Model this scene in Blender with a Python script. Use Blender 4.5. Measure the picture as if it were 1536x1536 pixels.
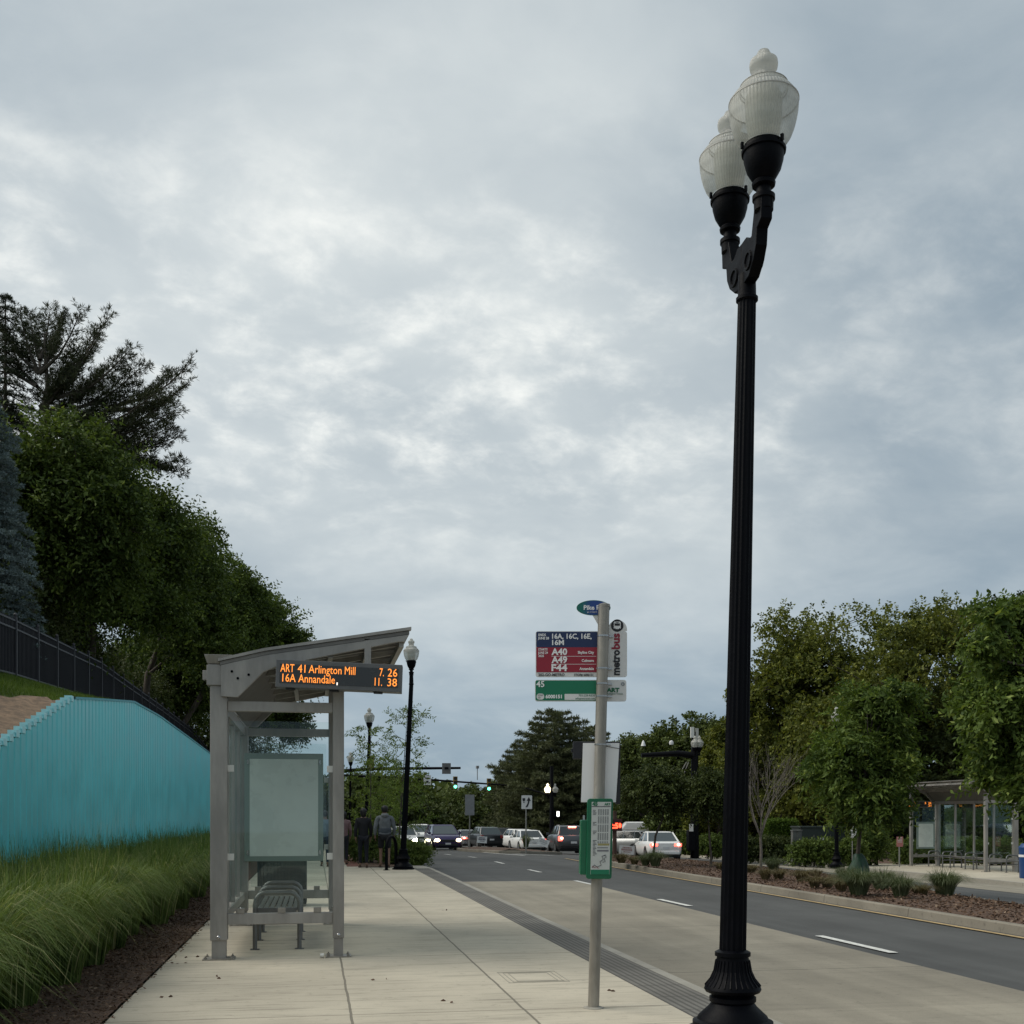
import bpy, bmesh, math, random
import numpy as np
from mathutils import Vector, Matrix

R = math.radians
random.seed(7)
rng = np.random.default_rng(11)
for o in list(bpy.data.objects):
    bpy.data.objects.remove(o)
C = bpy.context.scene
COL = C.collection

# ------------------------------------------------------------------ camera, sky, sun
YAW = R(10.09); FPX = 1664.0; EYE = 1.5; HORIZON = 1224.0
cam_d = bpy.data.cameras.new('camera'); cam = bpy.data.objects.new('camera', cam_d); COL.objects.link(cam)
cam.location = (0, 0, EYE); cam.rotation_euler = (R(90), 0, -YAW)
cam_d.sensor_width = 36; cam_d.sensor_fit = 'HORIZONTAL'; cam_d.lens = 36 * FPX / 1536
cam_d.shift_y = (HORIZON - 768) / 1536; cam_d.clip_end = 3000; cam_d.clip_start = .05
C.camera = cam
C.view_settings.view_transform = 'Standard'; C.view_settings.look = 'None'
C.view_settings.exposure = 0.45; C.view_settings.gamma = 1.0
C.cycles.max_bounces = 6; C.cycles.transparent_max_bounces = 12

SUN_EL, SUN_AZ = R(48), R(-78)          # azimuth measured from +Y towards +X
W = bpy.data.worlds.new('World'); C.world = W; W.use_nodes = True


def nodes_of(tree):
    N, L = tree.nodes, tree.links
    def n(t, **kw):
        x = N.new(t)
        for k, v in kw.items():
            if k.startswith('i_'):
                x.inputs[int(k[2:])].default_value = v
            else:
                setattr(x, k, v)
        return x
    def m(op, a, b=0.0, c=None, clamp=False):
        x = N.new('ShaderNodeMath'); x.operation = op; x.use_clamp = clamp
        for i, v in enumerate([a, b] + ([c] if c is not None else [])):
            if isinstance(v, (int, float)): x.inputs[i].default_value = v
            else: L.new(v, x.inputs[i])
        return x.outputs[0]
    def mix(f, a, b, bt='MIX'):
        x = N.new('ShaderNodeMix'); x.data_type = 'RGBA'; x.blend_type = bt
        for i, v in ((0, f), (6, a), (7, b)):
            if isinstance(v, (int, float)): x.inputs[i].default_value = v
            elif isinstance(v, tuple): x.inputs[i].default_value = (*v[:3], 1)
            else: L.new(v, x.inputs[i])
        return x.outputs[2]
    def ss(v, lo, hi):
        x = N.new('ShaderNodeMapRange'); x.interpolation_type = 'SMOOTHSTEP'
        L.new(v, x.inputs[0]); x.inputs[1].default_value = lo; x.inputs[2].default_value = hi
        return x.outputs[0]
    return N, L, n, m, mix, ss


def build_world():
    t = W.node_tree
    for x in list(t.nodes): t.nodes.remove(x)
    N, L, n, m, mix, ss = nodes_of(t)
    out = n('ShaderNodeOutputWorld'); bg = n('ShaderNodeBackground'); L.new(bg.outputs[0], out.inputs[0])
    bg.inputs[1].default_value = 0.1
    sky = n('ShaderNodeTexSky', sky_type='NISHITA', sun_disc=False, sun_elevation=SUN_EL, sun_rotation=SUN_AZ)
    tc = n('ShaderNodeTexCoord'); sep = n('ShaderNodeSeparateXYZ'); L.new(tc.outputs['Generated'], sep.inputs[0])
    x, y, z = sep.outputs
    zc = m('MAXIMUM', z, 0.0); d = m('ADD', zc, 0.34)
    px = m('DIVIDE', x, d); py = m('DIVIDE', y, d)
    cmb = n('ShaderNodeCombineXYZ'); L.new(px, cmb.inputs[0]); L.new(py, cmb.inputs[1])
    def noise(scale, detail, rough, dist, off, sx=1.0, rot=0.0):
        mp = n('ShaderNodeMapping'); L.new(cmb.outputs[0], mp.inputs[0])
        mp.inputs['Location'].default_value = off; mp.inputs['Scale'].default_value = (sx, 1, 1); mp.inputs['Rotation'].default_value = (0, 0, rot)
        tx = n('ShaderNodeTexNoise'); L.new(mp.outputs[0], tx.inputs[0])
        tx.inputs['Scale'].default_value = scale; tx.inputs['Detail'].default_value = detail
        tx.inputs['Roughness'].default_value = rough; tx.inputs['Distortion'].default_value = dist
        return tx.outputs[0]
    big = noise(2.0, 5, .5, .25, (3.1, 1.7, 0), .75, R(25))
    mid = noise(5.2, 7, .55, .3, (7.3, 2.2, 4), .8, R(20))
    puff = noise(13.0, 9, .60, .2, (1.3, 9.2, 2), .9, R(-15))
    # radiance of the cloud deck
    dark = (.228, .285, .330); light = (.515, .555, .560); white = (.83, .835, .79)
    f1 = ss(m('ADD', m('MULTIPLY', big, .6), m('MULTIPLY', mid, .4)), .30, .70)
    # a brighter thin area low on the left, and the thicker deck overhead
    g = Vector(((500 - 768) / FPX, 1.0, (1224 - 660) / FPX)).normalized()
    c, s = math.cos(YAW), math.sin(YAW)
    gw = Vector((g.x * c + g.y * s, -g.x * s + g.y * c, g.z))
    dt = n('ShaderNodeVectorMath', operation='DOT_PRODUCT'); L.new(tc.outputs['Generated'], dt.inputs[0]); dt.inputs[1].default_value = gw
    glow = ss(dt.outputs['Value'], .88, .99)
    k = m('ADD', m('MULTIPLY', f1, .60), m('MULTIPLY', glow, .46), clamp=True)
    col = mix(k, dark, light)
    band = m('MULTIPLY', ss(z, .20, .33), m('SUBTRACT', 1.0, ss(z, .40, .56)))
    w1 = m('MULTIPLY', ss(m('ADD', m('MULTIPLY', puff, .5), m('MULTIPLY', mid, .5)), .44, .80), m('ADD', m('MULTIPLY', band, .85), .12))
    w1 = m('MULTIPLY', w1, m('ADD', m('MULTIPLY', glow, 1.15), .38), clamp=True)
    col = mix(w1, col, white)
    low = m('SUBTRACT', 1.0, ss(z, .0, .26))
    lowc = mix(ss(mid, .35, .7), (.175, .250, .325), (.255, .325, .385))
    col = mix(m('MULTIPLY', low, .92), col, lowc)
    sc = n('ShaderNodeVectorMath', operation='SCALE'); L.new(col, sc.inputs[0]); sc.inputs[3].default_value = 9.6
    fin = mix(.93, sky.outputs[0], sc.outputs[0])
    L.new(fin, bg.inputs[0])
build_world()

sun_d = bpy.data.lights.new('sun', 'SUN'); sun = bpy.data.objects.new('sun', sun_d); COL.objects.link(sun)
sun_d.energy = 2.0; sun_d.angle = R(50); sun_d.color = (1, .94, .84)
sd = Vector((math.sin(SUN_AZ) * math.cos(SUN_EL), math.cos(SUN_AZ) * math.cos(SUN_EL), math.sin(SUN_EL)))
sun.rotation_euler = (-sd).to_track_quat('-Z', 'Y').to_euler()
sun.location = (-20, 20, 40)

# ------------------------------------------------------------------ placing helpers
_c, _s = math.cos(YAW), math.sin(YAW)
def dp(px, py, depth):
    l = (px - 768) / FPX * depth
    return Vector((l * _c + depth * _s, -l * _s + depth * _c, EYE + (HORIZON - py) / FPX * depth))
def gp(px, py, h=0.0):
    v = dp(px, py, (EYE - h) * FPX / (py - HORIZON)); v.z = h
    return v
def slope(x, y=0.0): return -.048 * min(12.6, max(0.0, x - 9.4)) - .0165 * min(60.0, max(0.0, y - 42.0))
def gs(px, py, off=0.0):
    """ground point seen at a pixel on the cross-falling far side; off above the road datum"""
    z = off
    for _ in range(12): v = gp(px, py, z); z = off + slope(v.x, v.y)
    v.z = z; return v
def gzs(px, depth, off=0.0):
    v = dp(px, 0, depth); v.z = off + slope(v.x, v.y); return v
def drape(o, only_y=False):
    bm = bmesh.new(); bm.from_mesh(o.data)
    for ax, vals in (((1, 0, 0), (9.4, 12.5, 16, 19, 22)), ((0, 1, 0), (42, 52, 62, 72, 82, 92, 102))):
        for c in vals:
            g = bm.verts[:] + bm.edges[:] + bm.faces[:]
            bmesh.ops.bisect_plane(bm, geom=g, dist=1e-5, plane_co=tuple(a * c for a in ax), plane_no=ax)
    bm.to_mesh(o.data); bm.free()
    for v in o.data.vertices: v.co.z += slope(0 if only_y else v.co.x, v.co.y)
    return o
def gz(px, depth, h=0.0):
    v = dp(px, 0, depth); v.z = h + slope(0, v.y)
    return v

# ------------------------------------------------------------------ materials
MATS = {}
def mat(name, col, rough=.6, metal=0.0, var=0.0, vscale=6.0, bump=0.0, bscale=40.0, stretch=(1, 1, 1), emit=None, estr=0.0, coat=0.0, spec=.5, detail=4):
    if name in MATS: return MATS[name]
    M = bpy.data.materials.new(name); M.use_nodes = True; MATS[name] = M
    N, L, n, m, mix, ss = nodes_of(M.node_tree)
    b = N['Principled BSDF']
    b.inputs['Base Color'].default_value = (*col, 1); b.inputs['Roughness'].default_value = rough
    b.inputs['Metallic'].default_value = metal; b.inputs['Coat Weight'].default_value = coat
    b.inputs['Specular IOR Level'].default_value = spec
    if var or bump:
        tc = n('ShaderNodeTexCoord'); mp = n('ShaderNodeMapping'); L.new(tc.outputs['Object'], mp.inputs[0]); mp.inputs['Scale'].default_value = stretch
    if var:
        tx = n('ShaderNodeTexNoise'); L.new(mp.outputs[0], tx.inputs[0]); tx.inputs['Scale'].default_value = vscale; tx.inputs['Detail'].default_value = detail; tx.inputs['Roughness'].default_value = .65
        k = ss(tx.outputs[0], .3, .7)
        lo = tuple(max(0, v * (1 - var)) for v in col); hi = tuple(v * (1 + var) for v in col)
        L.new(mix(k, lo, hi), b.inputs['Base Color'])
        L.new(m('ADD', rough - .07, m('MULTIPLY', k, .14), clamp=True), b.inputs['Roughness'])
    if bump:
        t2 = n('ShaderNodeTexNoise'); L.new(mp.outputs[0], t2.inputs[0]); t2.inputs['Scale'].default_value = bscale; t2.inputs['Detail'].default_value = 5
        bp = n('ShaderNodeBump'); bp.inputs['Strength'].default_value = bump; bp.inputs['Distance'].default_value = .02
        L.new(t2.outputs[0], bp.inputs['Height']); L.new(bp.outputs[0], b.inputs['Normal'])
    if emit:
        b.inputs['Emission Color'].default_value = (*emit, 1); b.inputs['Emission Strength'].default_value = estr
    return M

def leaf_mat(name, a, b_, c_=None, rough=.5, trans=.25):
    """foliage: every leaf its own tone between a and b, translucent"""
    M = bpy.data.materials.new(name); M.use_nodes = True; MATS[name] = M
    N, L, n, m, mix, ss = nodes_of(M.node_tree)
    p = N['Principled BSDF']; out = N['Material Output']
    g = n('ShaderNodeNewGeometry'); tc = n('ShaderNodeTexCoord')
    tx = n('ShaderNodeTexNoise'); L.new(tc.outputs['Object'], tx.inputs[0]); tx.inputs['Scale'].default_value = .9; tx.inputs['Detail'].default_value = 3
    k = m('ADD', m('MULTIPLY', m('POWER', g.outputs['Random Per Island'], 1.5), .7), m('MULTIPLY', ss(tx.outputs[0], .38, .62), .38))
    col = mix(k, a, b_)
    if c_: col = mix(m('MULTIPLY', m('GREATER_THAN', g.outputs['Random Per Island'], .93), .8), col, c_)
    L.new(col, p.inputs['Base Color']); p.inputs['Roughness'].default_value = rough + .08; p.inputs['Specular IOR Level'].default_value = .2
    tr = n('ShaderNodeBsdfTranslucent'); L.new(mix(1.0, col, (1.0, 1.0, .5), 'MULTIPLY'), tr.inputs[0])
    ms = n('ShaderNodeMixShader'); ms.inputs[0].default_value = trans
    L.new(p.outputs[0], ms.inputs[1]); L.new(tr.outputs[0], ms.inputs[2]); L.new(ms.outputs[0], out.inputs[0])
    return M

def glass_mat(name, tint, refl=.10, rough=.02):
    M = bpy.data.materials.new(name); M.use_nodes = True; MATS[name] = M
    N, L, n, m, mix, ss = nodes_of(M.node_tree)
    out = N['Material Output']; N.remove(N['Principled BSDF'])
    tr = n('ShaderNodeBsdfTransparent'); tr.inputs[0].default_value = (*tint, 1)
    gl = n('ShaderNodeBsdfGlossy'); gl.inputs['Roughness'].default_value = rough; gl.inputs[0].default_value = (.85, .95, .95, 1)
    fr = n('ShaderNodeFresnel'); fr.inputs[0].default_value = 1.5
    k = m('ADD', m('MULTIPLY', fr.outputs[0], .55), refl, clamp=True)
    ms = n('ShaderNodeMixShader'); L.new(k, ms.inputs[0]); L.new(tr.outputs[0], ms.inputs[1]); L.new(gl.outputs[0], ms.inputs[2]); L.new(ms.outputs[0], out.inputs[0])
    return M

def globe_mat():
    M = bpy.data.materials.new('acrylic_globe'); M.use_nodes = True; MATS['globe'] = M
    N, L, n, m, mix, ss = nodes_of(M.node_tree)
    out = N['Material Output']; p = N['Principled BSDF']
    tc = n('ShaderNodeTexCoord'); mp = n('ShaderNodeMapping'); L.new(tc.outputs['Object'], mp.inputs[0]); mp.inputs['Scale'].default_value = (1, 1, 5)
    tx = n('ShaderNodeTexNoise'); L.new(mp.outputs[0], tx.inputs[0]); tx.inputs['Scale'].default_value = 3.0; tx.inputs['Detail'].default_value = 5
    L.new(mix(ss(tx.outputs[0], .35, .65), (.30, .30, .275), (.60, .595, .555)), p.inputs['Base Color'])
    p.inputs['Roughness'].default_value = .22
    tl = n('ShaderNodeBsdfTranslucent'); tl.inputs[0].default_value = (.92, .91, .86, 1)
    tr = n('ShaderNodeBsdfTransparent'); tr.inputs[0].default_value = (.86, .88, .87, 1)
    a = n('ShaderNodeMixShader'); a.inputs[0].default_value = .42; L.new(p.outputs[0], a.inputs[1]); L.new(tl.outputs[0], a.inputs[2])
    # prismatic ribs: clearer where the shell faces the viewer edge-on refraction is opaque
    sep = n('ShaderNodeSeparateXYZ'); L.new(tc.outputs['Object'], sep.inputs[0])
    ang = m('ARCTAN2', sep.outputs[1], sep.outputs[0])
    st = m('SINE', m('MULTIPLY', ang, 60.0))
    lw = n('ShaderNodeLayerWeight'); lw.inputs[0].default_value = .35
    k = m('SUBTRACT', m('ADD', .56, m('MULTIPLY', st, .06)), m('MULTIPLY', lw.outputs['Facing'], .40), clamp=True)
    k = m('MULTIPLY', k, m('SUBTRACT', 1.0, m('MULTIPLY', ss(sep.outputs[2], .22, .285), .72)))
    b = n('ShaderNodeMixShader'); L.new(k, b.inputs[0]); L.new(a.outputs[0], b.inputs[1]); L.new(tr.outputs[0], b.inputs[2])
    L.new(b.outputs[0], out.inputs[0])
    bp = n('ShaderNodeBump'); bp.inputs['Strength'].default_value = .35; bp.inputs['Distance'].default_value = .01
    L.new(st, bp.inputs['Height']); L.new(bp.outputs[0], p.inputs['Normal'])
    return M

def ground_mat(name, base, tone=.14, slab=None, slabvar=0.0, joints_x=(), jw=.006, jdark=.35, streak=0.0, grain=.1, gscale=120.0, bump=.2, rough=.85, stain=.25, groove=None, crack=0.0, yoff=0.0, wear=0.0):
    M = bpy.data.materials.new(name); M.use_nodes = True; MATS[name] = M
    N, L, n, m, mix, ss = nodes_of(M.node_tree)
    p = N['Principled BSDF']; p.inputs['Specular IOR Level'].default_value = .3
    tc = n('ShaderNodeTexCoord'); sep = n('ShaderNodeSeparateXYZ'); L.new(tc.outputs['Object'], sep.inputs[0]); X, Y = sep.outputs[0], sep.outputs[1]
    def noise(sc, det, scale=(1, 1, 1), loc=(0, 0, 0)):
        mp = n('ShaderNodeMapping'); L.new(tc.outputs['Object'], mp.inputs[0]); mp.inputs['Scale'].default_value = scale; mp.inputs['Location'].default_value = loc
        t = n('ShaderNodeTexNoise'); L.new(mp.outputs[0], t.inputs[0]); t.inputs['Scale'].default_value = sc; t.inputs['Detail'].default_value = det; t.inputs['Roughness'].default_value = .6
        return t.outputs[0]
    v = m('ADD', 1 - tone, m('MULTIPLY', ss(noise(.55, 6), .3, .7), 2 * tone))
    fine = noise(gscale, 3)
    v = m('MULTIPLY', v, m('ADD', 1 - grain, m('MULTIPLY', fine, 2 * grain)))
    med = noise(9, 6, (1, 1, 1), (5, 5, 0))
    v = m('MULTIPLY', v, m('SUBTRACT', 1.0, m('MULTIPLY', ss(med, .56, .74), stain)))
    if wear:
        v = m('MULTIPLY', v, m('SUBTRACT', 1 + wear * .4, m('MULTIPLY', ss(noise(1.0, 5, (1.5, .045, 1), (3, 1, 0)), .38, .66), wear)))
        v = m('MULTIPLY', v, m('SUBTRACT', 1.0, m('MULTIPLY', ss(noise(1.7, 2, (1, 1, 1), (8, 3, 0)), .68, .74), wear * .7)))
    sp_ = m('MULTIPLY', m('GREATER_THAN', noise(13, 1.5, (1, 1, 1), (4, 9, 0)), .755), .28)
    v = m('MULTIPLY', v, m('SUBTRACT', 1.0, sp_))
    if streak:
        s_ = noise(5, 7, (.22, 2.6, 1), (2, 0, 0))
        v = m('MULTIPLY', v, m('SUBTRACT', 1.0, m('MULTIPLY', ss(s_, .50, .72), streak)))
        s2 = noise(14, 5, (.12, 3.0, 1), (9, 3, 0))
        v = m('MULTIPLY', v, m('SUBTRACT', 1.0, m('MULTIPLY', ss(s2, .55, .7), streak * .55)))
    lines = None
    wob = m('MULTIPLY', m('SUBTRACT', noise(1.3, 3), .5), .10 * .28 if crack else .006)
    def line(coord, pos, w):
        return m('LESS_THAN', m('ABSOLUTE', m('SUBTRACT', coord, pos)), w)
    if slab:
        yy = m('ADD', m('DIVIDE', Y, slab), yoff); fy = m('FRACT', yy)
        jy = m('LESS_THAN', m('MULTIPLY', m('ABSOLUTE', m('SUBTRACT', m('ADD', fy, m('MULTIPLY', wob, .15)), .5)), slab), jw)
        lines = jy
        if slabvar:
            cell = m('FLOOR', yy)
            cx = 0.0
            for q in joints_x:
                cx = m('ADD', m('GREATER_THAN', X, q), cx)
            cb = n('ShaderNodeCombineXYZ'); L.new(cell, cb.inputs[0])
            if joints_x: L.new(cx, cb.inputs[1])
            wn = n('ShaderNodeTexWhiteNoise', noise_dimensions='2D'); L.new(cb.outputs[0], wn.inputs[0])
            v = m('MULTIPLY', v, m('ADD', 1 - slabvar, m('MULTIPLY', wn.outputs[0], 2 * slabvar)))
    for q in joints_x:
        w = line(m('ADD', X, wob), q, jw * 1.15)
        lines = w if lines is None else m('MAXIMUM', lines, w)
    col = n('ShaderNodeVectorMath', operation='SCALE'); col.inputs[0].default_value = base; L.new(v, col.inputs[3])
    outc = col.outputs[0]
    hh = fine
    if groove:
        gw = m('FRACT', m('DIVIDE', X, groove)); gm = ss(m('ABSOLUTE', m('SUBTRACT', gw, .5)), .22, .34)
        outc = mix(m('MULTIPLY', gm, .6), outc, tuple(b * .25 for b in base))
    if lines is not None:
        outc = mix(m('MULTIPLY', lines, .85), outc, tuple(b * jdark for b in base))
        hh = m('SUBTRACT', fine, m('MULTIPLY', lines, 3.0))
    L.new(outc, p.inputs['Base Color']); p.inputs['Roughness'].default_value = rough
    bp = n('ShaderNodeBump'); bp.inputs['Strength'].default_value = bump; bp.inputs['Distance'].default_value = .006
    L.new(hh, bp.inputs['Height']); L.new(bp.outputs[0], p.inputs['Normal'])
    return M

BLACK = mat('black_paint', (.0009, .0012, .0028), .5, var=.3, vscale=9, bump=.08, bscale=60, spec=.09)
ALU = mat('weathered_aluminium', (.30, .285, .262), .48, .4, var=.2, vscale=4, stretch=(1, 1, .25), bump=.06, bscale=70)
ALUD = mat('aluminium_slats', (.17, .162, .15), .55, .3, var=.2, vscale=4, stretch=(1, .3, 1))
GALV = mat('galvanised_steel', (.30, .28, .245), .45, .5, var=.22, vscale=7, stretch=(1, 1, .3), bump=.05)
WHITE = mat('white_sheet', (.72, .72, .72), .45, var=.05)
CLIP = mat('pale_clip', (.62, .62, .58), .4)
RUB = mat('rubber', (.012, .012, .012), .8)
CHROME = mat('steel', (.45, .45, .45), .25, .9)
GLASS = glass_mat('shelter_glass', (.935, .965, .955), .0)
GLOBE = globe_mat()
INNER = mat('lamp_reflector', (.75, .75, .71), .4)
BARK = mat('bark', (.075, .062, .05), .9, var=.35, vscale=14, stretch=(1, 1, .25), bump=.6, bscale=30)
LED = mat('led_orange', (.2, .05, .01), .6, emit=(1, .30, .045), estr=1.1)
LEDBG = mat('led_panel', (.035, .037, .038), .28, var=.1)
CHARC = mat('sign_case', (.115, .118, .12), .5, .2, var=.08)

# ------------------------------------------------------------------ object helpers
def setp(o, label=None, cat=None, kind=None, group=None):
    if label: o['label'] = label
    if cat: o['category'] = cat
    if kind: o['kind'] = kind
    if group: o['group'] = group
    return o
def thing(name, label, cat, loc=(0, 0, 0), rz=0.0, group=None):
    o = bpy.data.objects.new(name, None); COL.objects.link(o); o.empty_display_size = .2
    o.location = loc; o.rotation_euler = (0, 0, rz)
    return setp(o, label, cat, None, group)
def mesh_obj(name, me, mats, parent=None):
    o = bpy.data.objects.new(name, me); COL.objects.link(o)
    for m_ in (mats if isinstance(mats, (list, tuple)) else [mats]): me.materials.append(m_)
    if parent is not None: o.parent = parent
    return o
def np_mesh(name, V, F):
    """V (n,3); F (m,k) same-size faces"""
    me = bpy.data.meshes.new(name); V = np.asarray(V, np.float32); F = np.asarray(F, np.int32); k = F.shape[1]
    me.vertices.add(len(V)); me.vertices.foreach_set('co', V.ravel())
    me.loops.add(F.size); me.loops.foreach_set('vertex_index', F.ravel())
    me.polygons.add(len(F)); me.polygons.foreach_set('loop_start', np.arange(0, F.size, k, dtype=np.int32))
    me.update(calc_edges=True)
    return me

class MB:
    def __init__(s): s.v = []; s.f = []; s.mi = []
    def add(s, v, f, mi=0):
        b = len(s.v); s.v += [tuple(x) for x in v]; s.f += [tuple(i + b for i in q) for q in f]; s.mi += [mi] * len(f); return s
    def box(s, x0, x1, y0, y1, z0, z1, mi=0, M=None):
        v = [Vector(p) for p in ((x0, y0, z0), (x1, y0, z0), (x1, y1, z0), (x0, y1, z0), (x0, y0, z1), (x1, y0, z1), (x1, y1, z1), (x0, y1, z1))]
        if M is not None: v = [M @ p for p in v]
        return s.add(v, [(3, 2, 1, 0), (4, 5, 6, 7), (0, 1, 5, 4), (1, 2, 6, 5), (2, 3, 7, 6), (3, 0, 4, 7)], mi)
    def prism(s, pts, axis, a, b, mi=0):
        """pts 2D polygon, extruded along axis ('x': pts are y,z; 'y': pts are x,z; 'z': pts are x,y)"""
        def P(u, w, t): return {'x': (t, u, w), 'y': (u, t, w), 'z': (u, w, t)}[axis]
        n = len(pts); v = [P(u, w, a) for u, w in pts] + [P(u, w, b) for u, w in pts]
        f = [tuple(range(n))[::-1], tuple(range(n, 2 * n))] + [(i, (i + 1) % n, n + (i + 1) % n, n + i) for i in range(n)]
        return s.add(v, f, mi)
    def tube(s, pts, r, seg=8, mi=0, cap=True):
        pts = [Vector(p) for p in pts]; rs = r if isinstance(r, (list, tuple)) else [r] * len(pts)
        v = []; f = []; up = None
        for i, p in enumerate(pts):
            t = (pts[min(i + 1, len(pts) - 1)] - pts[max(i - 1, 0)])
            if t.length < 1e-6: t = Vector((0, 0, 1))
            t.normalize()
            if up is None: up = Vector((0, 0, 1)) if abs(t.z) < .9 else Vector((1, 0, 0))
            a = t.cross(up).normalized(); b = a.cross(t).normalized(); up = b
            for k in range(seg):
                q = 2 * math.pi * k / seg
                v.append(p + (a * math.cos(q) + b * math.sin(q)) * rs[i])
        for i in range(len(pts) - 1):
            for k in range(seg):
                k2 = (k + 1) % seg; f.append((i * seg + k, i * seg + k2, (i + 1) * seg + k2, (i + 1) * seg + k))
        if cap: f.append(tuple(range(seg))[::-1]); f.append(tuple((len(pts) - 1) * seg + k for k in range(seg)))
        return s.add(v, f, mi)
    def lathe(s, prof, seg=24, c=(0, 0, 0), mi=0, fl=0, fd=0.0, flz=None):
        """prof [(r,z)], fl flutes with depth fd between heights flz"""
        v = []; f = []
        for r, z in prof:
            for k in range(seg):
                q = 2 * math.pi * k / seg; rr = r
                if fl and flz[0] <= z <= flz[1]: rr = r * (1 - fd * abs(math.sin(q * fl / 2)))
                v.append((c[0] + rr * math.cos(q), c[1] + rr * math.sin(q), c[2] + z))
        for i in range(len(prof) - 1):
            for k in range(seg):
                k2 = (k + 1) % seg; f.append((i * seg + k, i * seg + k2, (i + 1) * seg + k2, (i + 1) * seg + k))
        f.append(tuple(range(seg))[::-1]); f.append(tuple((len(prof) - 1) * seg + k for k in range(seg)))
        return s.add(v, f, mi)
    def build(s, name, mats, parent=None, smooth=None, bevel=0.0, loc=None, rot=None, label=None):
        me = bpy.data.meshes.new(name); me.from_pydata(s.v, [], s.f); me.update()
        if isinstance(mats, (list, tuple)) and len(mats) > 1: me.polygons.foreach_set('material_index', s.mi)
        if smooth:
            me.polygons.foreach_set('use_smooth', [True] * len(me.polygons)); me.set_sharp_from_angle(angle=R(smooth))
        o = mesh_obj(name, me, mats, parent)
        if bevel:
            b = o.modifiers.new('bevel', 'BEVEL'); b.width = bevel; b.segments = 2; b.limit_method = 'ANGLE'; b.angle_limit = R(40)
        if loc is not None: o.location = loc
        if rot is not None: o.rotation_euler = rot
        if label: o['label'] = label
        return o

def text(body, size, mt, parent, loc, name='lettering', align='LEFT', bold=0.0, sx=1.0, rot=None, depth=.0015, space=1.0, width=None):
    cu = bpy.data.curves.new(name, 'FONT'); cu.body = body; cu.size = size; cu.align_x = align; cu.offset = bold; cu.extrude = depth; cu.resolution_u = 2; cu.space_character = space
    t = bpy.data.objects.new('t', cu); COL.objects.link(t)
    me = bpy.data.meshes.new_from_object(t); bpy.data.objects.remove(t); bpy.data.curves.remove(cu)
    me.name = name
    me.transform(Matrix.Rotation(R(90), 4, 'X') @ Matrix.Diagonal((sx, 1, 1, 1)))
    if width:
        xs_ = [v.co.x for v in me.vertices]; k_ = width / (max(xs_) - min(xs_)); x0_ = min(xs_) if align == 'LEFT' else max(xs_)
        for v in me.vertices: v.co.x = (v.co.x - x0_) * k_
    if len(me.materials): me.materials.clear()
    o = mesh_obj(name, me, mt, parent); o.location = loc
    if rot: o.rotation_euler = rot
    return o
def copy_tree(o, parent=None):
    c = o.copy(); COL.objects.link(c)
    if parent is not None: c.parent = parent
    for ch in o.children: copy_tree(ch, c)
    return c
def sheet(name, poly, z, mt, kind='structure', drop=None):
    """flat polygon; with drop, a slab with sides down to z-drop"""
    mb = MB()
    if drop: mb.prism(poly, 'z', z - drop, z)
    else: mb.add([(x, y, z) for x, y in poly], [tuple(range(len(poly)))])
    o = mb.build(name, mt); o['kind'] = kind
    return o
def rect(x0, x1, y0, y1): return [(x0, y0), (x1, y0), (x1, y1), (x0, y1)]

# ------------------------------------------------------------------ ground, road, pavements
ASPH = ground_mat('asphalt', (.083, .085, .083), tone=.12, grain=.4, gscale=150, bump=.5, stain=.12, rough=.9, wear=.22)
PADM = ground_mat('concrete_pavement', (.26, .236, .186), tone=.13, slab=4.6, slabvar=.05, jw=.012, grain=.28, gscale=110, bump=.4, stain=.22, streak=.14, yoff=.12, wear=.2)
WALKM = ground_mat('broomed_concrete', (.455, .412, .325), tone=.13, slab=3.45, slabvar=.055, joints_x=(.27, 1.6), jw=.009, jdark=.3, grain=.16, gscale=90, bump=.35, stain=.24, streak=.38, crack=1, yoff=.05)
KERBM = ground_mat('kerb_concrete', (.30, .285, .245), tone=.16, slab=3.0, jw=.008, grain=.2, gscale=90, bump=.4, stain=.3)
KERBD = ground_mat('weathered_kerb', (.22, .20, .162), tone=.2, slab=3.0, jw=.01, grain=.25, gscale=70, bump=.5, stain=.4)
STRIPM = ground_mat('grooved_paver', (.16, .152, .135), tone=.15, slab=.61, slabvar=.12, jw=.008, grain=.25, gscale=90, bump=.4, stain=.2, groove=.062)
SOIL = mat('dark_soil_grass', (.045, .055, .025), .95, var=.5, vscale=1.5, bump=.6, bscale=8)
LINEW = mat('white_road_paint', (.62, .62, .58), .7, var=.22, vscale=18)
LINEY = mat('yellow_road_paint', (.40, .29, .14), .7, var=.3, vscale=14)
MULCH = mat('bark_mulch', (.105, .064, .043), .95, var=.6, vscale=38, bump=1.0, bscale=55, detail=6)

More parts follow.
